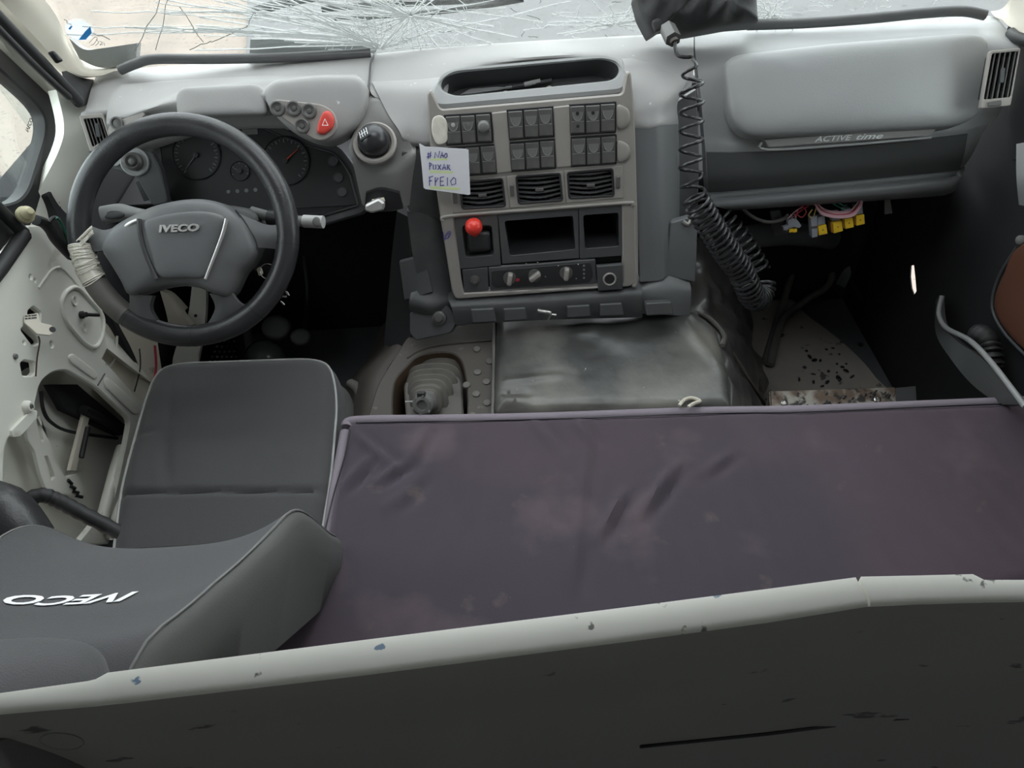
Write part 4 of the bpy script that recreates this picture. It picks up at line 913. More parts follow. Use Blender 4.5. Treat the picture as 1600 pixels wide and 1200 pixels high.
# the handwritten note taped to the console
nf = Fr(PY(697, 265, 1.485), (-.12, -.96, .25))
note = thing('paper_note', 'white handwritten paper note taped over the left switches of the console', 'note', nf.W(0, 0, 0))
def wave(x, y): return .004 * math.sin(x * 45) + .003 * math.sin(y * 60 + x * 30)
NP = nf.L([(655, 224), (664, 229), (732, 233), (733, 262), (735, 305), (700, 300), (662, 295), (659, 260)])
pmesh = plate(nf, resample(NP, 60), (), -.0004, .0004, 0)
link('sheet', pmesh, 'paper', note)
def nl(*pts): return nf.L(pts)
wr = [nl((668, 241), (673, 240)), nl((667, 245), (674, 243)), nl((669, 238), (669, 248)), nl((673, 237), (672, 247)),
      nl((679, 247), (680, 238), (685, 246), (687, 236)), nl((688, 247), (691, 237), (693, 246)), nl((690, 243), (693, 243)), nl((697, 239), (694, 243), (696, 247), (699, 244), (698, 239)),
      nl((671, 265), (671, 254)), nl((671, 254), (675, 256), (672, 260)), nl((677, 257), (677, 264), (681, 264), (681, 257)), nl((684, 257), (689, 265)), nl((689, 257), (684, 265)),
      nl((691, 265), (694, 256), (697, 265)), nl((692, 262), (696, 262)), nl((699, 265), (699, 257), (703, 258), (700, 261), (704, 266)),
      nl((671, 290), (671, 276)), nl((670, 277), (677, 275)), nl((670, 283), (675, 282)), nl((680, 290), (680, 277), (685, 278), (681, 283)), nl((680, 283), (682, 284)),
      nl((688, 290), (688, 277)), nl((688, 277), (694, 276)), nl((688, 283), (693, 283)), nl((688, 290), (694, 289)), nl((699, 277), (699, 290)), nl((709, 277), (704, 283), (706, 289), (712, 287), (712, 279), (708, 277))]
link('handwriting', join([tube([nf.W(a, b, .0008) for a, b in l], .0009, 5) for l in wr]), 'ink', note, label='blue handwriting: # NAO PUXAR FREIO')
for q in ([(672, 248), (699, 247), (699, 250), (672, 251)], [(672, 266), (708, 268), (708, 271), (672, 270)], [(672, 291), (718, 293), (718, 297), (672, 295)]):
    link('highlighter_line', plate(nf, nf.L(q), (), .0004, .0007, 0), 'marker', note)

# ================================================================ passenger side: glove box, relays
gb = thing('glove_box', 'large grey glove box with silver lettered strip on the passenger side', 'glove box', PY(1320, 250, 1.6))
link('surround', patch([[(1086, 49, 1.82), (1200, 43, 1.825), (1350, 34, 1.82), (1480, 22, 1.80), (1556, 26, 1.76)], [(1086, 78, 1.72), (1200, 68, 1.72), (1350, 56, 1.72), (1490, 45, 1.71), (1575, 48, 1.68)],
                        [(1090, 110, 1.66), (1200, 95, 1.66), (1350, 80, 1.66), (1500, 66, 1.65), (1592, 72, 1.60)], [(1096, 160, 1.62), (1200, 150, 1.62), (1350, 140, 1.62), (1500, 125, 1.61), (1586, 110, 1.585)],
                        [(1100, 210, 1.595), (1200, 215, 1.585), (1350, 205, 1.58), (1500, 190, 1.575), (1560, 180, 1.575)], [(1102, 235, 1.585), (1200, 235, 1.57), (1350, 224, 1.565), (1490, 210, 1.565), (1540, 200, 1.57)],
                        [(1104, 280, 1.58), (1200, 275, 1.57), (1350, 262, 1.57), (1490, 246, 1.57), (1520, 240, 1.58)], [(1106, 303, 1.61), (1200, 296, 1.60), (1350, 283, 1.60), (1480, 270, 1.60), (1505, 262, 1.61)]], 6, 5, off=(0, .03, -.01)), 'grey', gb)
link('lower_face', patch([[(1104, 238, 1.581), (1200, 238, 1.565), (1350, 228, 1.560), (1490, 213, 1.560), (1512, 210, 1.562)], [(1106, 280, 1.577), (1200, 275, 1.565), (1350, 262, 1.565), (1485, 246, 1.565), (1506, 243, 1.567)], [(1108, 302, 1.60), (1200, 296, 1.592), (1350, 283, 1.592), (1475, 271, 1.592), (1498, 268, 1.594)]], 6, 5, off=(0, .008, 0)), 'charcoal', gb)  # same plastic as the surround, with the shade below the lid coloured in
lidf = Fr(PY(1335, 138, 1.60), (0, -.80, .60))
link('upper_lid', puff(lidf, rnd(lidf.L([(1130, 100), (1145, 88), (1300, 70), (1500, 54), (1530, 56), (1545, 75), (1545, 140), (1528, 182), (1490, 200), (1300, 210), (1180, 216), (1155, 208), (1138, 180)]), .03), -.03, .035, 3.2, 16, 120), 'grey', gb)
sf = Fr(PY(1330, 214, 1.548), (0, -.97, .25))
bst = link('badge_strip', plate(sf, rnd(sf.L([(1194, 218), (1466, 198), (1452, 212), (1200, 230)]), .002), (), -.02, .003, .0015), 'strip', gb, label='silver strip with the raised ACTIVE time lettering')
sc0 = sf.hit(1301, 215.5); sc1 = sf.hit(1358, 212.5)
rt = math.atan2(sf.hit(1350, 213)[1] - sf.hit(1300, 215.5)[1], sf.hit(1350, 213)[0] - sf.hit(1300, 215.5)[0])
link('lettering', join([text('ACTIVE', sf, sc0, .0115, .080, .004, .25, .012, rt), text('time', sf, sc1, .0115, .058, .004, .35, .008, rt)]), 'stickerwhite', bst)
link('strip_ledge', tube([sf.W(*sf.hit(1190, 222), .0), sf.W(*sf.hit(1200, 234), .0), sf.W(*sf.hit(1330, 226), .0), sf.W(*sf.hit(1455, 215), .0)], .003, 8, 4), 'grey', bst)
link('lower_lip', patch([[(1104, 305, 1.605), (1200, 298, 1.60), (1350, 285, 1.60), (1480, 272, 1.60), (1508, 264, 1.60)], [(1108, 318, 1.57), (1200, 309, 1.565), (1350, 296, 1.565), (1475, 284, 1.565), (1500, 280, 1.57)],
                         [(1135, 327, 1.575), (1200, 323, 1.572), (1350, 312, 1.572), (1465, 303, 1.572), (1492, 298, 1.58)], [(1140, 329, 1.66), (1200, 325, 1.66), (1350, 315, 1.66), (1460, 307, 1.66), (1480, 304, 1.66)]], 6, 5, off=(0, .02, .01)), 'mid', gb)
# relays and loose connectors hanging under it
RF = Fr(PY(1300, 350, 1.585), (-.05, -.95, .3))
grp = 'yellow relays hanging under the glove box'
for i, (q, lab) in enumerate((([(1277, 353), (1290, 350), (1292, 364), (1279, 367)], 'leftmost yellow relay under the glove box, beside the grey connector'),
                              ([(1300, 346), (1314, 344), (1316, 360), (1302, 364)], 'second yellow relay from the left under the glove box'),
                              ([(1318, 341), (1331, 339), (1333, 354), (1320, 357)], 'third yellow relay from the left under the glove box'),
                              ([(1336, 336), (1349, 334), (1350, 349), (1337, 352)], 'rightmost yellow relay under the glove box'))):
    cen = RF.hit(sum(p[0] for p in q) / 4, sum(p[1] for p in q) / 4)
    r_ = thing('relay', lab, 'relay', RF.W(cen[0], cen[1], 0), grp)
    link('relay_cap', plate(RF, rnd(RF.L(q), .0015), (), -.02, .006, .001), 'yellow', r_)
    link('relay_side', plate(RF, RF.L([(q[0][0] - 3, q[0][1] + 1), (q[0][0], q[0][1]), (q[3][0], q[3][1]), (q[3][0] - 3, q[3][1] - 1)]), (), -.02, .002, .0005), 'amber', r_)
    link('relay_socket', plate(RF, rnd(RF.L([(q[0][0], q[0][1] - 14), (q[1][0] - 2, q[1][1] - 14), (q[1][0] - 1, q[1][1] - 1), (q[0][0], q[0][1] - 1)]), .001), (), -.018, .003, .001), 'relaygrey', r_)
    link('relay_print', lathe(RF, [(.002, .006), (.0015, .0064), (.0003, .0064)], 8, cen), 'amber', r_)
gcn = thing('wire_connector', 'grey square connector clip left of the yellow relays', 'connector', RF.W(*RF.hit(1236, 352), 0))
link('clip_body', plate(RF, rnd(RF.L([(1230, 344), (1238, 340), (1246, 344), (1252, 352), (1248, 356), (1240, 354), (1224, 360), (1223, 354), (1231, 352)]), .001), (), -.01, .004, .001), 'relaygrey', gcn)
link('clip_ring', lathe(RF, [(.0035, .004), (.0035, .006), (.002, .006)], 10, RF.hit(1228, 357)), 'relaygrey', gcn)
for x in (1231, 1237, 1243): link('clip_prong', plate(RF, RF.L([(x - 1.5, 335), (x + 1.5, 335), (x + 1.5, 345), (x - 1.5, 345)]), (), -.004, .001, .0005), 'relaygrey', gcn)
for x in (1236, 1242): link('clip_fuse', plate(RF, RF.L([(x - 3, 358), (x + 3, 357), (x + 3, 362), (x - 3, 363)]), (), -.004, .003, .0005), 'yellow', gcn)
g2 = thing('wire_connector', 'tall grey connector block left edge of the yellow relays', 'connector', RF.W(*RF.hit(1272, 352), 0))
link('block', plate(RF, rnd(RF.L([(1266, 338), (1276, 336), (1277, 369), (1268, 371)]), .001), (), -.02, .005, .001), 'relaygrey', g2)
link('block_latch', plate(RF, RF.L([(1267, 353), (1276, 352), (1276, 355), (1267, 356)]), (), .005, .007, .0005), 'switch', g2)
pn = link('relay_bracket', plate(RF.off(-.03), rnd(RF.L([(1208, 335), (1224, 333), (1236, 366), (1235, 371), (1216, 375)]), .002), (), -.004, .0, .001), 'dark')
tag(pn, 'dark sheet bracket hanging behind the grey connector clip', 'bracket')
tab = link('hanging_tab', plate(RF, rnd(RF.L([(1382, 310), (1390, 308), (1394, 333), (1382, 335)]), .001), (), -.002, .002, .0005), 'switch'); tag(tab, 'small dark tab hanging right of the yellow relays', 'tab')
wl = thing('wire_loom', 'pink and red wires drooping above the yellow relays', 'wires', RF.W(*RF.hit(1300, 325), 0))
for k in range(7):
    dy = k * 1.3; dx = random.uniform(-3, 3)
    P = [(1272 + dx, 316), (1282 + dx, 324 + dy), (1305, 330 + dy), (1328 - dx, 328 + dy * .8), (1340 - dx, 318), (1343, 308)]
    link('wire', tube([RF.W(*RF.hit(*p), .004 + .002 * k) for p in P], .0018, 6, 6), 'wirepink' if k != 3 else 'wirered', wl)
for P, m_ in (([(1256, 318), (1246, 326), (1244, 334), (1252, 338), (1258, 330), (1254, 322)], 'wirered'), ([(1252, 322), (1240, 330), (1230, 340)], 'wirepink'), ([(1262, 320), (1250, 328), (1238, 338)], 'wirered'),
              ([(1268, 326), (1262, 334), (1266, 340)], 'wireyel'), ([(1274, 322), (1270, 336)], 'wireyel'), ([(1296, 314), (1308, 322), (1320, 326)], 'wiregreen'), ([(1302, 312), (1316, 320), (1322, 318)], 'wiregreen')):
    link('wire', tube([RF.W(*RF.hit(*p), .008) for p in P], .0016, 6, 5), m_, wl)
cbl = link('black_cable', tube([PY(x, y, 1.60) for x, y in ((1160, 326), (1178, 340), (1200, 347), (1222, 343), (1232, 336))], .0045, 8, 5), 'hose'); tag(cbl, 'black cable sagging left of the grey connector clip', 'cable')

# right pillar, right door
structure('trim_8', patch([[PY(1548, 18, 1.77), PY(1570, 10, 1.74), PY(1605, -40, 1.62), PY(1680, -140, 1.42)], [PY(1555, 27, 1.75), PY(1578, 24, 1.70), PY(1610, 10, 1.60), PY(1700, -80, 1.38)],
                           [PY(1562, 30, 1.74), PY(1582, 44, 1.66), PY(1610, 50, 1.57), PY(1700, 0, 1.35)]], 6, 5, off=(.03, .02, -.01)), 'cream')
RS = link('pillar_seal', tube([PY(1580, 52, 1.65), PY(1592, 60, 1.61), PY(1625, 66, 1.55), PY(1680, 60, 1.45)], .012, 8, 5), 'rubber'); tag(RS, 'short black rubber seal at the foot of the right pillar', 'seal')
RX = XR - .03
RD = Fr((RX, 1.2, .5), (-1, 0, 0), (0, -1, 0))
slit = rnd(RD.L([(1423, 415), (1428, 414), (1430, 432), (1432, 455), (1428, 461), (1424, 450), (1422, 432)]), .001)
door2 = structure('door_2', plate(RD, [(-.72, -.48), (.50, -.48), (.50, .47), (-.30, .44), (-.72, .38)], [slit], -.003, 0, 0), 'unlit')
RC = RD.off(.012)
link('door_card', puff(RC, smoothP(RC.L([(1600, 380), (1572, 425), (1557, 460), (1556, 485), (1572, 515), (1620, 560), (1760, 640), (1760, 330)]), 4), -.012, .010, 5, 8, 60), 'brown', door2)
link('card_edge', tube([RC.W(*RC.hit(x, y), .002) for x, y in ((1592, 385), (1566, 425), (1553, 462), (1554, 490), (1575, 525), (1620, 570))], .004, 8, 5), 'dark', door2)
link('door_pull', patch([[PX(1588, 225, RX - .02), PX(1640, 215, RX - .02)], [PX(1588, 275, RX - .05), PX(1640, 270, RX - .06)], [PX(1592, 320, RX - .03), PX(1640, 330, RX - .03)]], 4, 4, off=(.02, 0, 0)), 'grey', door2)
link('lock_button', lathe(Fr(PX(1597, 375, RX - .01), (-1, -.3, .3)), [(.010, -.01), (.010, .008), (.006, .012), (.001, .013)], 16), 'seatside', door2)
link('pocket_wall', patch([[PX(1467, 462, RX - .06), PX(1472, 505, RX - .07), PX(1498, 535, RX - .09), PX(1540, 565, RX - .11), PX(1600, 632, RX - .12)],
                           [PX(1462, 470, RX - .02), PX(1462, 520, RX - .06), PX(1485, 560, RX - .10), PX(1518, 600, RX - .10), PX(1560, 632, RX - .10)]], 5, 4, off=(.015, 0, -.005)), 'charcoal', door2)
link('pocket_rim', tube([PX(x, y, X) for x, y, X in ((1472, 462, RX - .055), (1467, 490, RX - .065), (1478, 512, RX - .075), (1515, 532, RX - .095), (1550, 568, RX - .112), (1602, 636, RX - .12))], .006, 8, 6), 'grey', door2)
gt = link('gaiter', tube([PX(1528, 522, RX - .04), PX(1542, 530, RX - .045), PX(1548, 550, RX - .05), PX(1550, 575, RX - .05)], .022, 12, 10, rf=lambda t: 1 + .18 * math.sin(t * 60)), 'rubber'); tag(gt, 'ribbed black rubber sleeve in the right door pocket', 'sleeve')
link('window_frame', plate(RD, RD.L([(1588, 250), (1572, 60), (1630, -60), (1700, -220), (2400, -120), (2400, 400)]), [rnd(RD.L([(1660, 200), (1740, -120), (2300, -40), (2300, 330)]), .04)], -.02, .01, .003), 'rubber', door2)
structure('window_3', plate(RD, RD.L([(1650, 210), (1730, -130), (2310, -50), (2310, 340)]), (), -.008, -.004, 0), 'sideglass')

# ================================================================ steering wheel
SA = math.radians(37)
WF = Fr(PY(287, 362, 1.36), (0, -math.cos(SA), math.sin(SA)))
RM = .2095; RT = .0225
sw = thing('steering_wheel', 'black four-spoke steering wheel with raised maker lettering on the pad', 'steering wheel', WF.W(0, 0, -.08))
ringp = [WF.W(RM * math.cos(a), RM * math.sin(a), 0) for a in [2 * math.pi * i / 96 for i in range(96)]]
def rimf(t): return 1 + .09 * max(0, math.cos((t - .02) * 2 * math.pi * 1) ** 15) 
rim = link('rim', tube(ringp, RT, 14, 0, True), 'leather', sw)
def rim_band(a, wd, nm='rim_seam'):
    P = [WF.W(RM * math.cos(a + t), RM * math.sin(a + t), 0) for t in (-wd, 0, wd)]
    return link(nm, tube(P, RT * 1.015, 14), 'rubber', rim)
for a in (math.radians(x) for x in (-90, -10, 190, -52, -128)): rim_band(a, .006)
# tape wound round the rim at the left spoke
tp = []
for k in range(26):
    a = math.radians(183 + k * .85 + random.uniform(-1, 1)); ph = random.uniform(0, 6); tl = random.uniform(-.12, .12)
    P = []
    for i in range(15):
        th = 2 * math.pi * i / 14 + ph; aa = a + tl * math.sin(th) * .5; rr = RM + RT * 1.04 * math.cos(th)
        P.append(WF.W(rr * math.cos(aa), rr * math.sin(aa), RT * 1.04 * math.sin(th)))
    tp.append(tube(P, .0014, 4))
for k in range(10):
    a0 = math.radians(random.uniform(180, 186)); P = []
    for i in range(7):
        t = i / 6; rr = RM - .022 - .012 * t + .02 * (1 - t); P.append(WF.W((RM + .012 - .05 * t) * math.cos(a0 - .10 * t * 1.0 + .12), (RM + .012 - .05 * t) * math.sin(a0 - .22 * t + .1), .018 + .004 * random.random()))
    tp.append(tube(P, .0012, 4))
link('tape_strands', join(tp), 'tape', rim, kind='stuff', label='clear sticky tape wound round the left of the rim')
P = [WF.W(RM * math.cos(math.radians(a)), RM * math.sin(math.radians(a)), 0) for a in range(184, 206, 2)]
link('tape_wrap', tube(P, RT * 1.03, 14), 'tape', rim)
P = [WF.W(RM * math.cos(math.radians(a)), RM * math.sin(math.radians(a)), 0) for a in range(206, 232, 2)]
link('worn_section', tube(P, RT * 1.02, 28), 'boot', rim, label='worn brownish-grey stretch of rim below the tape')
# spokes
def wl_(pts): return WF.L(pts)
def spoke(rows_, m_='hub'):
    return link('spoke', patch([[WF.W(*WF.hit(x, y), z) for x, y, z in r] for r in rows_], 5, 5, off=WF.n * -.016), m_, sw)
spoke([[(135, 352, .0), (170, 360, .012), (215, 345, .03)], [(135, 372, .006), (170, 378, .018), (200, 372, .032)], [(140, 396, .0), (160, 392, .010), (185, 392, .03)]])
spoke([[(380, 335, .03), (420, 352, .014), (448, 348, .0)], [(392, 362, .032), (420, 372, .018), (452, 368, .006)], [(398, 388, .03), (420, 388, .010), (450, 392, .0)]])
spoke([[(212, 455, .028), (228, 460, .03), (248, 462, .028)], [(208, 478, .016), (225, 482, .02), (240, 485, .014)], [(196, 498, .004), (222, 508, .008), (258, 518, .0)]])
spoke([[(335, 458, .028), (352, 460, .03), (368, 456, .028)], [(340, 482, .014), (358, 480, .02), (376, 472, .014)], [(318, 516, .0), (352, 502, .008), (392, 482, .0)]])
# hub pad
hp_o = wl_([(171, 392), (174, 376), (186, 358), (215, 340), (257, 322), (310, 313), (352, 319), (382, 340), (396, 362), (406, 392), (398, 412), (384, 428), (366, 462), (345, 460), (320, 450), (285, 447), (252, 452), (214, 462), (200, 440), (185, 415)])
HP = WF.off(.0)
hub = link('hub_pad', puff(HP, smoothP(hp_o, 4), -.02, .052, 4, 16, 120), 'hub', sw)
def padz(x, y): return .054
def hubtop(pts): return wl_(pts)
HB = WF.off(.050)
# centre panel framed by a dark band left and a pale strip right
link('pad_panel', puff(HB, smoothP(HB.L([(228, 345), (260, 335), (310, 330), (345, 336), (350, 350), (338, 390), (322, 432), (285, 434), (250, 432), (236, 395), (228, 365)]), 4), -.012, .008, 5, 10, 80), 'hub', hub)
link('pad_band', tube([HB.W(*HB.hit(x, y), .002) for x, y in ((218, 342), (220, 365), (228, 395), (242, 428), (246, 436))], .0045, 8, 5), 'hubdark', hub)
link('pad_inlay', tube([HB.W(*HB.hit(x, y), .003) for x, y in ((355, 342), (350, 362), (340, 390), (330, 415), (322, 436))], .0042, 8, 5, rf=lambda t: 1 - .3 * t), 'silver', hub)
link('pad_inlay', tube([HB.W(*HB.hit(x, y), z) for x, y, z in ((182, 362, -.016), (200, 350, -.006), (214, 344, -.004))], .005, 8, 5), 'silver', hub)
link('pad_inlay', tube([HB.W(*HB.hit(x, y), z) for x, y, z in ((178, 398, -.034), (190, 420, -.03), (202, 442, -.03), (210, 460, -.032))], .0045, 8, 5), 'silver', hub)
link('pad_seam', tube([HB.W(*HB.hit(x, y), -.006) for x, y in ((366, 328), (380, 345), (396, 372), (402, 392))], .0015, 6, 5), 'black', hub)
c = HB.hit(283, 357); c2 = HB.hit(310, 356); rt = math.atan2(c2[1] - c[1], c2[0] - c[0])
link('lettering', text('IVECO', HB, c, .0145, .078, .012, .15, .04, rt), 'silver', hub)

# steering column behind the wheel
scn = thing('steering_column', 'dark steering column with two control stalks behind the wheel', 'steering column', WF.W(0, 0, -.30))
CB = WF.off(-.03)
link('column_cover', puff(WF.off(-.13), smoothP(WF.L([(215, 330), (255, 318), (320, 314), (378, 322), (392, 345), (380, 390), (340, 420), (260, 420), (220, 390)]), 4), 0, .10, 5, 8, 60), 'dark', scn)
link('column_tube', tube([WF.W(0, 0, -.12), WF.W(0, .0, -.34), WF.W(0, -.05, -.62)], .045, 14, 4), 'dark', scn)
ls = link('stalk', tube([WF.W(*WF.hit(230, 335), -.06), WF.W(*WF.hit(190, 330), -.045), WF.W(*WF.hit(172, 329), -.04), WF.W(*WF.hit(146, 334), -.035)], .014, 12, 4, rf=lambda t: .6 + .7 * min(1, t * 1.6)), 'grey', scn, label='left grey stalk with rocker')
lf = Fr(WF.W(*WF.hit(166, 334), -.022), WF.n)
link('stalk_rocker', puff(lf, circle((0, 0), .024, 24, .009), -.01, .003, 3, 6, 36), 'dark', ls)
rs = link('stalk', tube([WF.W(*WF.hit(375, 325), -.07), WF.W(*WF.hit(425, 338), -.06), WF.W(*WF.hit(470, 343), -.05)], .011, 12, 4), 'seatside', scn, label='right pale stalk')
link('stalk_tip', tube([WF.W(*WF.hit(464, 342), -.052), WF.W(*WF.hit(497, 344), -.046)], .013, 12), 'piping', rs)
link('tip_recess', puff(Fr(WF.W(*WF.hit(488, 344), -.034), WF.n), circle((0, 0), .009, 20, .010), -.004, .001, 3, 5, 24), 'seatside', rs)
link('stalk_collar', tube([WF.W(*WF.hit(405, 335), -.065), WF.W(*WF.hit(425, 338), -.06)], .0165, 12), 'black', rs)
ky = thing('key_ring', 'brass key with a thin ring hanging behind the right wheel spoke', 'keys', WF.W(*WF.hit(410, 425), -.09))
kfr = Fr(WF.W(*WF.hit(410, 425), -.09), WF.n)
link('key_bow', plate(kfr, rnd(kfr.L([(401, 420), (408, 416), (412, 428), (405, 432)]), .004), (), 0, .003, .001), 'cream', ky)
link('ring', tube([kfr.W(*p, .004) for p in circle(kfr.hit(419, 424), .016, 28)], .0008, 6, 0, True), 'chrome', ky)
ks = thing('key_ring', 'small bunch of steel keys hanging low right of the wheel rim', 'keys', WF.W(*WF.hit(446, 460), -.12))
kf2 = Fr(WF.W(*WF.hit(446, 460), -.12), WF.n)
for q in ([(445, 454), (450, 456), (453, 462), (448, 460)], [(440, 462), (448, 462), (448, 465), (440, 464)], [(438, 470), (441, 471), (446, 476), (443, 477)]):
    link('key', plate(kf2, rnd(kf2.L(q), .001), (), 0, .003, .0005), 'chrome', ks)

# pedals in the footwell
for nm, lab, x, y, z, ang, rr in (('pedal', 'left black pedal pad in the dark footwell, nearest the seat front', 432, 512, .20, 45, .045), ('pedal', 'round black pedal pad on the footwell floor, right of the others', 470, 527, .17, 35, .032)):
    p0 = PZ(x, y, z); f = Fr(p0, (0, -.6, .8)); t_ = thing(nm, lab, 'pedal', p0)
    link('pad', puff(f, circle((0, 0), rr, 28, rr * .85), -.01, .012, 4, 6, 40), 'pedal', t_)
    link('arm', tube([p0 - f.n * .01, p0 + Vector((0, .18, .02)), p0 + Vector((0, .30, .25))], .010, 8, 4), 'black', t_)
p0 = PZ(412, 558, .12); f = Fr(p0, (0, -.35, .93)); vb = thing('valve_dome', 'shiny dark domed cover on the footwell floor in front of the driver seat', 'cover', PZ(412, 560, .0))
link('dome', lathe(f, [(.06, -.10), (.06, 0), (.052, .02), (.03, .035), (.002, .04)], 28), 'dome', vb)
link('dome_neck', tube([p0 + Vector((-.05, .0, -.08)), p0 + Vector((-.06, .10, .05))], .014, 8), 'seatside', vb)
tp_ = link('tread_plate', plate(Fr(PZ(345, 545, .05), (0, 0, 1)), rnd(Fr(PZ(345, 545, .05), (0, 0, 1)).L([(300, 530), (365, 520), (372, 590), (290, 590)]), .01), (), -.05, 0, .003), 'unlit')
tag(tp_, 'black studded tread plate beside the pedals', 'tread plate')
tf = Fr(PZ(345, 545, .05), (0, 0, 1)); studs = []
for i in range(9):
    for j in range(7):
        c = tf.hit(306 + i * 7.5 + (j % 2) * 3.5, 534 + j * 8); studs.append(lathe(tf, [(.0045, 0), (.004, .003), (.001, .004)], 8, c))
link('studs', join(studs), 'taupe', tp_, kind='stuff')

# ================================================================ tunnel, engine cover, gear lever
GZ = Fr((0, 1.2, .43), (0, -.12, 1))
gp_o = rnd(GZ.L([(640, 520), (700, 510), (775, 500), (772, 700), (560, 700), (590, 600)]), .03)
gh = smoothP(GZ.L([(636, 572), (655, 556), (690, 550), (714, 556), (726, 580), (730, 640), (716, 668), (640, 672), (616, 660), (616, 600)]), 4)
gp = thing('gear_plate', 'dirty brown steel floor plate with domed bolts around the gear lever', 'floor plate', GZ.W(-.15, 0, -.2))
link('plate', plate(GZ, gp_o, [gh], -.012, 0, .003), 'dirt', gp)
for k, (x, y) in enumerate(((745, 546), (765, 565), (746, 582), (760, 597), (729, 602), (744, 616), (761, 630), (738, 650))):
    link('bolt', lathe(GZ, [(.0095, -.001), (.0085, .003), (.004, .0045), (.0005, .0048)], 16, GZ.hit(x, y)), 'boot', gp)
link('plate_step', tube([GZ.W(*GZ.hit(x, y), .0) for x, y in ((636, 560), (660, 546), (700, 538), (768, 532))], .003, 6, 5), 'dirt', gp)
link('shaft_well', cavity(GZ, gh, (0, .02, -.22), .95, -.004), 'rustbrown', gp)
link('well_bolt', lathe(Fr(GZ.W(*GZ.hit(678, 562), -.05), (0, -.5, .8)), [(.010, 0), (.010, .012), (.005, .013), (.004, .02)], 12), 'dark', gp)
tun2 = link('engine_tunnel', patch([[PZ(655, 500, .43), PZ(632, 540, .432), PZ(600, 590, .425), PZ(594, 700, .425)], [PZ(625, 490, .40), PZ(606, 545, .40), PZ(568, 596, .39), PZ(560, 700, .39)], [PZ(596, 510, .2), PZ(580, 555, .2), PZ(540, 610, .2), PZ(530, 700, .2)], [PZ(590, 530, 0), PZ(570, 570, 0), PZ(530, 630, 0), PZ(525, 700, 0)]], 5, 5, off=(.02, 0, -.02)), 'dirt')
tag(tun2, 'dusty brown side of the engine tunnel left of the gear lever', 'tunnel')
# boot: stacked rounded bellows leaning towards the seats
gl_ = thing('gear_lever', 'gear lever stub with dusty ribbed rubber boot, knob removed', 'gear lever', GZ.W(*GZ.hit(680, 620), -.1))
p0 = PZ(682, 606, .37); p1 = PZ(662, 630, .462)
ax = (p1 - p0); fl = Fr(p0, ax.normalized()); L_ = ax.length
V = []; Fc = []; NS = 32; prof = []
for k in range(6):
    t = k / 5; s = .080 - .044 * t
    prof += [(s * .97, t * L_ * .80 - .003), (s, t * L_ * .80), (s * .98, t * L_ * .80 + .004), (s * .80, t * L_ * .80 + .006), (s * .76, t * L_ * .80 + .010)]
prof += [(.026, L_ * .86), (.022, L_ * .90)]
for s, z in prof:
    for i in range(NS):
        a = 2 * math.pi * i / NS; c_, s_ = math.cos(a), math.sin(a); q = (abs(c_) ** 3.2 + abs(s_) ** 3.2) ** (-1 / 3.2)
        V.append(fl.W(s * c_ * q, s * s_ * q * .92, z))
for j in range(len(prof) - 1):
    for i in range(NS): k = (i + 1) % NS; Fc.append((j * NS + i, j * NS + k, (j + 1) * NS + k, (j + 1) * NS + i))
Fc.append(tuple(range(NS))); Fc.append(tuple(range((len(prof) - 1) * NS, len(prof) * NS)))
link('boot', mesh('m', V, Fc, 40), 'boot', gl_)
link('boot_flange', plate(GZ, rnd(GZ.L([(628, 588), (640, 582), (706, 574), (720, 582), (724, 655), (712, 668), (634, 668)]), .02), (), -.035, -.022, .004), 'boot', gl_)
f3 = Fr(fl.W(0, 0, L_ * .86), ax.normalized())
link('stub', lathe(f3, [(.024, -.01), (.024, .012), (.020, .014), (.020, .022), (.023, .024), (.023, .036), (.019, .040), (.019, .046), (.012, .047), (.011, .040), (.001, .040)], 28), 'seatside', gl_)
link('stub_clip', plate(f3, rnd([(-.010, .008), (.008, .008), (.008, .028), (-.010, .028)], .002), (), .030, .042, .002), 'black', gl_)
for k in range(6):
    a = k * math.pi / 3 + .3; link('clip_tooth', quadbar(f3.W(.016 * math.cos(a), .016 * math.sin(a), .034), f3.W(.022 * math.cos(a), .022 * math.sin(a), .050), f3.u * .002, f3.v * .002), 'seatside', gl_)
link('lever_pin', tube([f3.W(-.042, .004, .02), f3.W(-.018, .004, .02)], .002, 6), 'piping', gl_)

def fold(x, y, x0, y0, x1, y1, w_, h_):
    dx, dy = x1 - x0, y1 - y0; L2 = dx * dx + dy * dy; t = ((x - x0) * dx + (y - y0) * dy) / L2
    tt = min(1, max(0, t)); d = math.hypot(x - x0 - dx * tt, y - y0 - dy * tt)
    return h_ * math.exp(-(d / w_) ** 2) * (math.sin(math.pi * min(1, max(0, t * .9 + .05))))
EZ = Fr((.2, 1.2, .44), (0, -.10, 1))
ec_o = rnd(EZ.L([(774, 502), (1010, 494), (1082, 492), (1118, 520), (1140, 600), (1146, 650), (771, 655)]), .02)
E = EZ.hit
eF = [(*E(775, 612), *E(880, 598), .006, .006), (*E(775, 626), *E(830, 628), .006, -.007), (*E(778, 636), *E(830, 640), .005, .006), (*E(785, 640), *E(860, 655), .008, .006),
      (*E(900, 520), *E(1000, 560), .03, .006), (*E(1050, 500), *E(1130, 600), .014, .008), (*E(850, 520), *E(930, 530), .02, .004)]
def eD(x, y):
    z = .0035 * noise.noise(Vector((x * 9, y * 9, 1))) + .0006 * noise.noise(Vector((x * 40, y * 40, 5)))
    return z + sum(fold(x, y, *f_) for f_ in eF)
ecv = link('engine_cover', pad(EZ, ec_o, -.16, .03, .03, .009, eD, 200, .0), 'vinyl'); tag(ecv, 'dusty black vinyl padded engine cover between the seats and the console', 'engine cover')
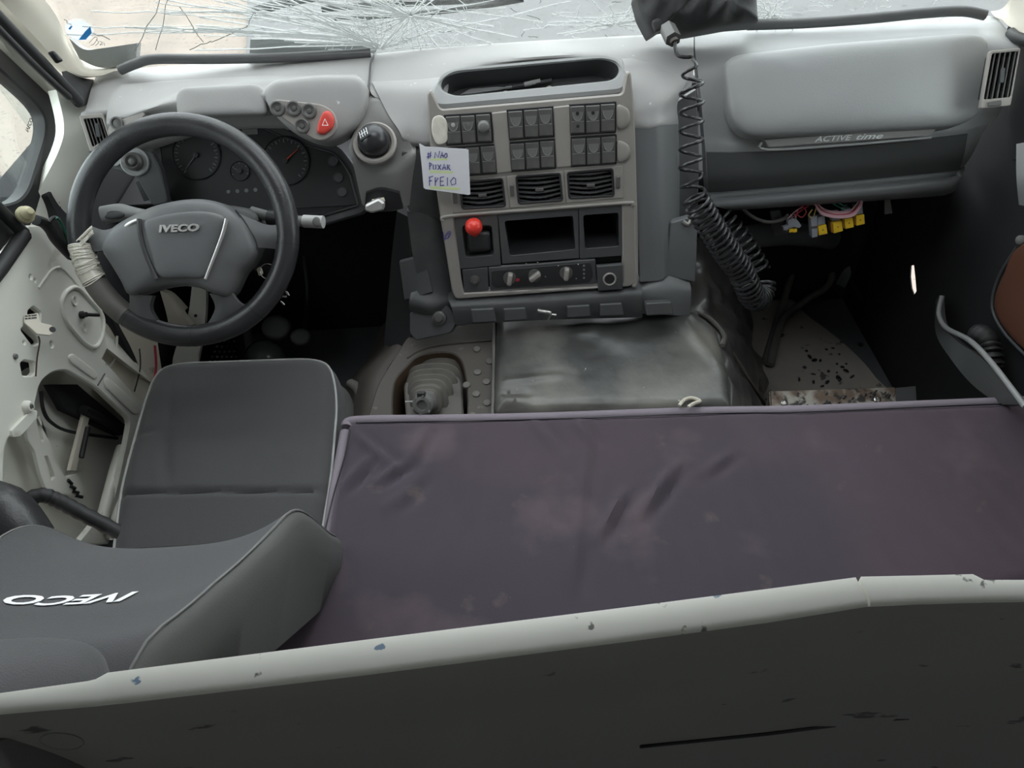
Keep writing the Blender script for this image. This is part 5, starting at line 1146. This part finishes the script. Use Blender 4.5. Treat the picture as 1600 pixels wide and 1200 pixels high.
link('cover_piping', tube([EZ.W(*E(x, y), .012) for x, y in ((772, 506), (772, 560), (771, 620), (769, 690))], .004, 6, 4), 'hose', ecv)
vt = link('vinyl_tear', tube([EZ.W(*E(x, y), .036) for x, y in ((1058, 650), (1066, 641), (1078, 638), (1090, 643), (1080, 647), (1072, 652))], .004, 6, 4), 'cream', ecv, label='torn edge showing pale backing')
link('foam_strip', tube([EZ.W(*E(x, y), .03) for x, y in ((978, 490), (990, 490), (1005, 492), (1028, 494), (1040, 498))], .006, 6, 4), 'piping', ecv, label='pale folded plastic strip')
# vinyl draped down the passenger side of the tunnel
def drape(p, u, v):
    q = Vector((p.x * 22, p.y * 22, p.z * 22)); d = .016 * noise.noise(q) + .010 * math.sin(v * 26 + 4 * noise.noise(q * .4)) * (0.4 + .6 * u)
    return p + Vector((.6, -.3, .6)) * d
dv = link('tunnel_vinyl', patch([[PZ(1078, 385, .52), PZ(1110, 360, .50), PZ(1140, 390, .38), PZ(1175, 420, .2)], [PZ(1082, 440, .46), PZ(1105, 430, .46), PZ(1140, 450, .36), PZ(1165, 460, .2)],
                                 [PZ(1080, 495, .46), PZ(1110, 490, .46), PZ(1145, 505, .36), PZ(1180, 540, .12)], [PZ(1112, 525, .455), PZ(1135, 530, .44), PZ(1165, 560, .30), PZ(1195, 600, .05)],
                                 [PZ(1135, 600, .45), PZ(1150, 605, .44), PZ(1180, 640, .25), PZ(1204, 660, .03)], [PZ(1145, 700, .45), PZ(1160, 700, .44), PZ(1190, 720, .25), PZ(1210, 730, .03)]], 9, 9, off=(-.01, 0, -.02), fn=drape), 'vinylwet')
tag(dv, 'shiny wrinkled black vinyl draped over the passenger side of the engine tunnel', 'vinyl cover')
link('folded_edge', tube([PZ(x, y, .472) for x, y in ((1076, 497), (1090, 490), (1106, 496), (1122, 510), (1132, 526), (1128, 540))], .007, 6, 5), 'vinyl', dv)
link('seam_cord', tube([PZ(x, y, z) for x, y, z in ((1128, 520, .46), (1150, 560, .41), (1175, 600, .34), (1200, 640, .22))], .004, 6, 5), 'dirt', dv)
# passenger floor
FZ = Fr((0.9, 1.5, .012), (0, 0, 1))
pm = link('floor_mat', plate(FZ, smoothP(FZ.L([(1170, 470), (1185, 445), (1230, 460), (1260, 490), (1300, 520), (1340, 555), (1370, 590), (1420, 660), (1190, 700), (1170, 560)]), 5), (), -.010, 0, .003), 'mat'); tag(pm, 'worn grey mat on the passenger floor', 'floor mat')
puds = []
for k in range(26):
    x, y = random.gauss(1300, 26), random.gauss(580, 18); c = FZ.hit(x, y); puds.append(puff(FZ, circle(c, random.uniform(.003, .013), 12, random.uniform(.003, .007), random.uniform(0, 3)), -.001, .0025, 3, 4, 12))
link('oil_spots', join(puds), 'cord', pm, kind='stuff')
SB = Fr(PZ(1310, 620, .29), (0, -.35, .94))
sb_ = thing('steel_box', 'rusty steel step box with two screws on the passenger floor', 'box', PZ(1310, 640, .0))
o_ = SB.L([(1204, 611), (1398, 605), (1402, 700), (1210, 700)])
link('lid', plate(SB, o_, (), -.004, 0, .001), 'rust', sb_)
c4 = [SB.W(*q) for q in o_]
link('box_body', join([quadbar(c4[0] - Vector((0, 0, .145)), c4[1] - Vector((0, 0, .145)), Vector((0, .003, 0)), Vector((0, 0, .14))), quadbar(c4[0] - Vector((0, 0, .145)), c4[3] - Vector((0, 0, .145)), Vector((.003, 0, 0)), Vector((0, 0, .14))), quadbar(c4[1] - Vector((0, 0, .145)), c4[2] - Vector((0, 0, .145)), Vector((.003, 0, 0)), Vector((0, 0, .14)))]), 'rust', sb_)
link('box_end', plate(SB, SB.L([(1400, 605), (1432, 602), (1438, 690), (1404, 690)]), (), -.02, -.004, .001), 'dark', sb_)
for x, y in ((1225, 630), (1370, 625)):
    s_ = link('screw', lathe(SB, [(.008, 0), (.008, .004), (.006, .005), (.004, .002), (.001, .002)], 16, SB.hit(x, y)), 'chrome', sb_)
drp = []
for k in range(46):
    x, y = random.choice([(random.gauss(1262, 22), random.gauss(638, 10)), (random.gauss(1308, 18), random.gauss(626, 9)), (random.gauss(1372, 14), random.gauss(616, 5))]); c = SB.hit(x, y)
    if not (1212 < x < 1396 and y > 611): continue
    drp.append(puff(SB, circle(c, random.uniform(.002, .009), 10, random.uniform(.002, .004), random.uniform(.3, .9)), -.0005, .0018, 3, 4, 10))
link('oil_spots', join(drp), 'cord', sb_, kind='stuff')
# looped hose
HX = lambda x, y, z: PZ(x, y, z)
hs_ = link('rubber_hose', tube([HX(1196, 565, .03), HX(1206, 530, .03), HX(1222, 480, .05), HX(1232, 445, .09), HX(1246, 415, .12), HX(1268, 404, .13), HX(1290, 412, .12), HX(1300, 432, .10), HX(1290, 450, .08), HX(1264, 465, .06), HX(1238, 485, .045), HX(1222, 500, .05), HX(1212, 530, .06), HX(1203, 570, .03)], .0125, 10, 8), 'hose')
tag(hs_, 'dusty black hose folded in a loop on the passenger floor', 'hose')
dk = link('fallen_panel', patch([[PZ(1216, 395, .16), PZ(1260, 385, .18), PZ(1320, 398, .16)], [PZ(1212, 412, .12), PZ(1260, 400, .14), PZ(1330, 425, .12)], [PZ(1232, 430, .06), PZ(1262, 425, .08), PZ(1320, 450, .06)]], 5, 5), 'floor'); tag(dk, 'dark rubber flap lying behind the hose loop', 'flap')
sh_ = link('heater_pipe', tube([PZ(1120, 380, .42), PZ(1160, 372, .40), PZ(1230, 365, .34), PZ(1300, 372, .28)], .035, 12, 6), 'floor'); tag(sh_, 'dark padded pipe running under the glove box', 'pipe')

# ================================================================ bag and coiled cable on the dash
BF = Fr(PY(1085, 25, 1.72), (0, -.85, .5))
def bD(x, y): return .018 * noise.noise(Vector((x * 14, y * 14, 3))) + .010 * noise.noise(Vector((x * 34, y * 20, 9))) + fold(x, y, *BF.hit(1090, 50), *BF.hit(1150, -20), .012, .014) + fold(x, y, *BF.hit(1050, 30), *BF.hit(1090, -10), .012, -.01)
bag = link('cloth_bag', puff(BF, resample(BF.L([(992, -2), (1000, 28), (1016, 58), (1034, 46), (1046, 44), (1066, 54), (1074, 54), (1140, 42), (1180, 39), (1176, -10), (1160, -70), (1040, -80), (1000, -50)]), 80), -.05, .07, 3, 20, 140, bD), 'bag')
tag(bag, 'crumpled black nylon bag on top of the dash at the windscreen', 'bag')
link('bag_flap', puff(BF.off(.045), rnd(BF.L([(1012, 40), (1028, 30), (1040, 44), (1018, 58)]), .006), -.01, .006, 3, 6, 36), 'bag', bag)
cc = thing('coiled_cable', 'black coiled cable hanging from the dash top to the passenger floor', 'cable', PY(1075, 300, 1.5))
PF = Fr(PY(1048, 52, 1.60), (-.1, -.9, .25))
cx0 = BF.hit(1048, 50)
a_ = PY(1043, 44, 1.62); b_ = PY(1052, 62, 1.58)
plug = link('plug', tube([a_, a_.lerp(b_, .15), b_], .0165, 6), 'switch', cc)
link('plug_collar', tube([b_, PY(1054, 66, 1.575)], .009, 12), 'dirt', cc)
def helix(path, turns, rad, r0, nps=14):
    P = [Vector(p) for p in smoothP(path, 12, False)]; L = [0]
    for i in range(1, len(P)): L.append(L[-1] + (P[i] - P[i - 1]).length)
    out = []; n = int(turns * nps); k = 0
    nrm = Vector((1, 0, 0))
    for i in range(n + 1):
        s = L[-1] * i / n
        while k < len(L) - 2 and L[k + 1] < s: k += 1
        t = (s - L[k]) / max(1e-9, L[k + 1] - L[k]); p = P[k].lerp(P[k + 1], t); T = (P[k + 1] - P[k]).normalized()
        nrm = (nrm - T * nrm.dot(T)).normalized(); bi = T.cross(nrm); a = 2 * math.pi * i / nps + r0
        rr = rad(i / n) if callable(rad) else rad
        out.append(p + (nrm * math.cos(a) + bi * math.sin(a)) * rr)
    return out
lead = [PY(1054, 66, 1.575), PY(1057, 84, 1.56), PY(1066, 89, 1.55), PY(1082, 89, 1.545)]
h1 = helix([PY(1080, 104, 1.535), PY(1081, 160, 1.505), PY(1080, 220, 1.47), PY(1080, 270, 1.44), PY(1086, 312, 1.42)], 7.3, lambda t: .023 * min(1, .6 + t * 3), .9, 18)
h2 = helix([PY(1086, 312, 1.42), PY(1108, 350, 1.41), PY(1135, 392, 1.40), PY(1158, 425, 1.40), PY(1168, 448, 1.40), PY(1178, 466, 1.41), PY(1190, 462, 1.44), PY(1193, 440, 1.47)], 29, lambda t: .0275 if t < .75 else .0265, .9 + 7.3 * 2 * math.pi, 14)
h3 = helix([PY(1190, 425, 1.50), PY(1165, 380, 1.53), PY(1145, 355, 1.55), PY(1130, 340, 1.57)], 9, .022, 0, 12)
link('cord', tube(smoothP(lead, 4, False) + h1 + h2[2:], .0036, 6), 'cord', cc)
link('cord', tube(h3, .0034, 6), 'cord', cc)

# ================================================================ driver seat
ds = thing('driver_seat', 'charcoal cloth driver seat with reclined backrest and pale piping', 'seat', Vector((-.62, 1.05, 0)))
SZ = Fr((-.6, 1.1, .40), (0, -.06, 1))
S_ = SZ.hit
cu_o = rnd(SZ.L([(228, 640), (245, 596), (275, 578), (500, 570), (530, 584), (540, 640), (532, 760), (500, 960), (170, 960), (190, 780)]), .06, 8)
sF = [(*S_(205, 702), *S_(260, 694), .006, -.005), (*S_(270, 690), *S_(275, 790), .012, -.007), (*S_(280, 600), *S_(275, 700), .010, -.002)]
def sD(x, y): return -.010 * math.exp(-((y - (S_(205, 790)[1] + (S_(510, 787)[1] - S_(205, 790)[1]) * (x - S_(205, 790)[0]) / (S_(510, 787)[0] - S_(205, 790)[0]))) / .006) ** 2) + sum(fold(x, y, *f_) for f_ in sF) + .003 * noise.noise(Vector((x * 8, y * 8, 2)))
cu = link('seat_cushion', pad(SZ, cu_o, -.03, .05, .045, .008, sD, 200, -.01), 'cloth', ds)
cu_r = resample(ccw(cu_o), 120)
link('side_panel', puff(SZ, inset(cu_r, -.016), -.12, -.012, 12, 4, 120), 'seatside', ds)
link('piping', tube([SZ.W(a, b, .033) for a, b in inset(cu_r, .012)], .0032, 6, 0, True), 'piping', ds)
link('seat_base', box((-.80, .80, .0), (-.44, 1.26, .31), .02), 'black', ds)
# backrest in its own frame: u across, v up the back, n to the front
RB = math.radians(43)
BR = Fr((-.560, .80, .44), (0, math.cos(RB), math.sin(RB)), (-1, 0, 0))
def bw(h):  # half width by height
    return .225 - .03 * max(0, (h - .1)) - .42 * max(0, h - .30) ** 1.3
def bt(w_, h):   # front surface
    s = min(1, abs(w_)); bol = .046 * s ** 3.0 * math.exp(-((h - .24) / .26) ** 2)
    lum = .050 * math.exp(-((h - .24) / .16) ** 2) - .03 * max(0, h - .45) / .2
    return .045 + bol + lum
def brest(m, n, h0, h1, wa, wb, front, thick=.07):
    V = []; Fc = []; W_ = m + 1
    for j in range(n + 1):
        h = h0 + (h1 - h0) * j / n; hw = bw(h)
        for i in range(m + 1):
            s = wa + (wb - wa) * i / m; V.append(BR.W(s * hw, h, front(s, h)))
    return V
cols = 40; rws = 40; V = []; Fc = []
for j in range(rws + 1):
    h = -.02 + .62 * j / rws; hw = bw(h)
    ring = []
    for i in range(cols + 1):
        s = -1 + 2 * i / cols; e = max(0, (h - .54) / .06); z = bt(s, h) - .05 * e * e
        ring.append(BR.W(s * hw * .93, h, z))
    V += ring
n_ = len(V)
for j in range(rws):
    for i in range(cols): a = j * (cols + 1) + i; Fc.append((a, a + 1, a + cols + 2, a + cols + 1))
fm = mesh('m', V, Fc, 60)
link('back_cloth', fm, 'cloth', ds)
V = []; Fc = []
prof = lambda h: [(.93, 0.0), (.97, -.006), (1.0, -.02), (1.0, -.055), (.9, -.13), (.5, -.155), (0, -.16), (-.5, -.155), (-.9, -.13), (-1.0, -.055), (-1.0, -.02), (-.97, -.006), (-.93, 0)]
K = 13
for j in range(rws + 1):
    h = -.02 + .62 * j / rws; hw = bw(h); e = max(0, (h - .54) / .06)
    for k_, (s, dz) in enumerate(prof(h)):
        ztop = bt(1 if s > 0 else -1, h) - .05 * e * e
        z = ztop + dz if abs(s) > .9 else -.06 + (dz + .13) * .5
        if abs(s) == .9: z = -.05
        if abs(s) == 1.0 and dz < -.05: z = ztop - .062
        V.append(BR.W(s * hw, h, z))
for j in range(rws):
    for i in range(K - 1): a = j * K + i; Fc.append((a, a + 1, a + K + 1, a + K))
Fc.append(tuple(range(K))); Fc.append(tuple(range(rws * K, rws * K + K)))
link('back_shell', mesh('m', V, Fc, 60), 'bolster', ds)
for sg in (-1, 1):
    link('piping', tube([BR.W(sg * bw(h) * .945, h, bt(1, h) - .05 * max(0, (h - .54) / .06) ** 2) for h in [.62 * j / 30 - .02 for j in range(31)]], .0022, 6), 'seatside', ds)
def bsurf(x, y, z): h = y; s = x / max(.05, bw(h) * .93); e = max(0, (h - .54) / .06); return BR.W(x, h, bt(s, h) - .05 * e * e + .0015 + z)
LOGO_H = .425
link('lettering', text('IVECO', BR, (.032, LOGO_H), .030, .165, .0006, .25, .025, 0, bsurf), 'stickerwhite', ds, label='white woven maker lettering')
# headrest
HR = Fr(BR.W(-.015, .735, .015), BR.n, BR.u)
link('headrest', puff(HR, rnd([(-.15, -.055), (.15, -.055), (.165, .05), (.12, .12), (-.12, .12), (-.165, .05)], .04), -.05, .07, 4, 14, 90), 'cloth', ds)
link('headrest_side', puff(HR, rnd([(-.16, -.06), (.16, -.06), (.175, .05), (.125, .128), (-.125, .128), (-.175, .05)], .04), -.07, .028, 8, 6, 90), 'seatside', ds)
# armrest / belt stalk at the left of the seat
ar = link('seat_armrest', tube([PZ(-60, 790, .60), PZ(0, 800, .62), PZ(40, 850, .58)], .05, 14, 5), 'leather', ds)
gh_ = thing('hand_grip', 'black ribbed grab tube left of the driver seat', 'grip', PZ(100, 790, .45))
link('ribbed_tube', tube([PZ(25, 790, .50), PZ(62, 774, .50), PZ(90, 782, .48), PZ(130, 803, .46), PZ(190, 835, .42), PZ(270, 890, .40)], .015, 12, 10, rf=lambda t: 1 + .06 * math.sin(t * 90)), 'rubber', gh_)
link('tube_end', tube([PZ(22, 792, .50), PZ(34, 784, .50)], .018, 12), 'black', gh_)
wt = thing('seat_tubes', 'pair of white painted tubes beside the driver seat cushion', 'tube', PZ(170, 800, .2))
link('tube', tube([PZ(190, 700, .25), PZ(178, 740, .25), PZ(155, 830, .25)], .014, 10, 4), 'white', wt)
link('tube', tube([PZ(196, 720, .22), PZ(186, 780, .22), PZ(172, 840, .22)], .010, 10, 4), 'white', wt)
bk = link('seat_lever', tube([PZ(548, 600, .33), PZ(560, 610, .34), PZ(566, 640, .34), PZ(560, 690, .32)], .014, 10, 5), 'boot', ds, label='dusty side lever')
link('seat_rail', tube([PZ(548, 620, .25), PZ(552, 700, .25)], .010, 8), 'dirt', ds)

# ================================================================ bench seat
bn = thing('bench_seat', 'wide passenger bench seat in a stained purple velour cover', 'bench seat', Vector((.42, .9, 0)))
BZ = Fr((.4, .9, .41), (0, -.03, 1))
B_ = BZ.hit
bo = rnd(BZ.L([(541, 700), (543, 676), (565, 668), (800, 664), (1080, 656), (1400, 648), (1700, 636), (1760, 900), (1000, 1090), (385, 1060), (462, 982), (489, 966), (512, 860)]), [.012] * 13, 6)
bF = []
for x0, y0, x1, y1, w_, h_ in ((895, 945, 906, 830, .013, .007), (904, 850, 915, 720, .014, .006), (932, 868, 975, 785, .010, .010), (992, 836, 1058, 742, .011, .011), (1090, 768, 1140, 728, .010, .006),
                               (552, 688, 628, 752, .010, .009), (645, 752, 668, 690, .011, .008), (590, 780, 640, 742, .009, .008), (538, 790, 584, 732, .009, .008), (640, 800, 660, 760, .012, .005),
                               (832, 676, 872, 724, .010, .006), (898, 676, 928, 718, .009, .007), (745, 720, 740, 840, .014, .004), (605, 820, 650, 790, .014, .005), (700, 690, 730, 760, .018, .004)):
    bF.append((*B_(x0, y0), *B_(x1, y1), w_ * 1.25, h_ * .85)); bF.append((*B_(x0 + 13, y0 + 3), *B_(x1 + 13, y1 + 3), w_ * 1.05, -h_ * .75))
def bD2(x, y): return 1.5 * sum(fold(x, y, *f_) for f_ in bF) + .004 * noise.noise(Vector((x * 6, y * 6, 4))) + .0015 * noise.noise(Vector((x * 30, y * 14, 8)))
link('bench_cushion', pad(BZ, bo, -.12, .045, .035, .0095, bD2, 260, .0), 'purple', bn)
ls_ = [(546, 684), (562, 674), (700, 672), (850, 669), (1080, 661), (1250, 658), (1450, 650), (1700, 640)]
link('cover_lip', tube([BZ.W(*B_(x, y - 2), .030) for x, y in ls_], .012, 10, 6), 'purplelip', bn, label='sewn front edge of the cover, lightened where it catches light')
link('cover_lip', tube([BZ.W(*B_(x, y), z) for x, y, z in ((544, 688, .026), (534, 735, .022), (522, 790, .018), (512, 850, .012), (503, 900, .004))], .013, 10, 6, rf=lambda t: 1 - .5 * t), 'purplelip', bn, label='left side strip of the cover, lightened where it catches light')
link('lip_seam', tube([BZ.W(*B_(x, y + 8), .046) for x, y in ls_[1:]], .0015, 6, 6), 'black', bn)
link('lip_seam', tube([BZ.W(*B_(x, y), .04) for x, y in ((552, 690), (545, 730), (528, 790), (512, 860), (500, 930))], .0016, 6, 6), 'black', bn)
link('bench_base', box((-.30, .75, 0), (1.1, 1.05, .30), .02), 'black', bn)

# ================================================================ bunk ledge in front of the camera
def SG(x, y): return PZ(x, y, 1.10)
fr_ = [(-160, 1046), (0, 1022), (140, 1003), (150, 1001), (164, 995), (400, 963 + 45), (850, 950), (1340, 903)]
top1 = [(-200, 1095), (0, 1068 + 18), (400, 1040), (850, 981), (1354, 940)]
def ledge_piece(fpts, bpts, nm, lab):
    A = [SG(*p) for p in fpts]; B = [SG(*p) for p in bpts]; n = len(A); V = []
    for a, b in zip(A, B):
        V += [a + Vector((0, 0, -.03)), a, b, b + Vector((0, -.004, -.004)), b + Vector((0, -.004, -.03))]
    Fc = []
    for i in range(n - 1):
        for k in range(4): Fc.append((i * 5 + k, i * 5 + k + 1, i * 5 + 6 + k, i * 5 + 5 + k))
    Fc += [tuple(range(5)), tuple(range((n - 1) * 5, n * 5))]
    return link(nm, mesh('m', V, Fc, 50), 'ledge', bw_, label=lab)
def yf(x): return 1046 - (x + 160) * .1333 if x < 100 else 995 - (x - 164) * .078
edge_back = lambda x: 1107 - (x + 160) * .1105
bw_ = structure('trim_9', None or mesh('m', [], []), None)
bpy.data.objects.remove(bw_)
# panel facing the camera hangs from the ledge's near edge
NB = [(-200, 1123), (0, 1105), (200, 1087), (560, 1045), (1000, 989), (1200, 959.8), (1356, 937)]
NR = [(1356, 937), (1450, 932), (1530, 931), (1640, 929), (1900, 935)]
pan = []
A = [SG(*p) + Vector((0, -.004, -.004)) for p in NB + NR[1:]]
V = []; Fc = []
for a in A: V += [a, a + Vector((0, -.008, -.012)), a + Vector((0, -.008, -.10)), a + Vector((0, -.008, -.50)), a + Vector((0, .02, -.50)), a + Vector((0, .02, -.01))]
for i in range(len(A) - 1):
    for k in range(6): Fc.append((i * 6 + k, i * 6 + (k + 1) % 6, i * 6 + 6 + (k + 1) % 6, i * 6 + 6 + k))
Fc += [tuple(range(6)), tuple(range(len(V) - 6, len(V)))]
bw_ = structure('trim_9', mesh('m', V, Fc, 40), 'panelgrey')
ledge_piece([(-200, 1107), (0, 1083), (138, 1064), (150, 1061), (168, 1051), (560, 1001), (1000, 946), (1200, 920), (1337, 902)], [(-200, 1128), (0, 1105), (138, 1093), (150, 1092), (168, 1090), (560, 1045), (1000, 989), (1200, 961), (1355, 937)], 'ledge_cap', 'long chipped white ledge capping')
ledge_piece([(1345, 901), (1440, 899), (1520, 897), (1530, 902), (1538, 906), (1640, 906), (1900, 912)], [(1359, 937), (1440, 933), (1520, 931), (1530, 931), (1538, 930), (1640, 929), (1900, 935)], 'ledge_cap', 'short white ledge capping right of the joint')
def SP(x, y):  # the panel face
    fr = Fr(SG(560, 1045) + Vector((0, -.013, -.05)), (0, -1, 0)); 
    c = fr.hit(x, y); return fr, c
pf0 = Fr(SG(100, 1096) + Vector((0, -.0121, -.05)), Vector((SG(0, 1105) - SG(200, 1087)).cross(Vector((0, 0, 1))))); 
if pf0.n.y > 0: pf0 = Fr(pf0.o, -pf0.n)
cpl = pf0.hit(97, 1158)
link('round_plug', join([tube([pf0.W(*p, .0005) for p in circle(cpl, .0155, 36)], .0006, 5, 0, True), plate(pf0, circle(cpl, .0150, 36), (), -.002, .0006, .0004)]), 'panelgrey', bw_)
pr0 = Fr(SG(1280, 949) + Vector((0, -.0121, -.05)), Vector((SG(1000, 989) - SG(1356, 937)).cross(Vector((0, 0, 1)))))
if pr0.n.y > 0: pr0 = Fr(pr0.o, -pr0.n)
pr1 = Fr(SG(1450, 932) + Vector((0, -.0121, -.05)), Vector((SG(1356, 937) - SG(1450, 932)).cross(Vector((0, 0, 1)))))
if pr1.n.y > 0: pr1 = Fr(pr1.o, -pr1.n)
link('panel_groove', tube([pr0.W(*pr0.hit(x, y), .0) for x, y in ((1000, 1166), (1200, 1146), (1356, 1126))] + [pr1.W(*pr1.hit(x, y), .0) for x, y in ((1400, 1122), (1620, 1111), (1800, 1104))], .0022, 6), 'black', bw_)
lkf = Fr(pr0.W(*pr0.hit(1597, 990), .004), pr0.n)
link('latch', lathe(lkf, [(.008, -.01), (.008, .003), (.006, .006), (.001, .007)], 20), 'chrome', bw_)

bpy.context.view_layer.update()
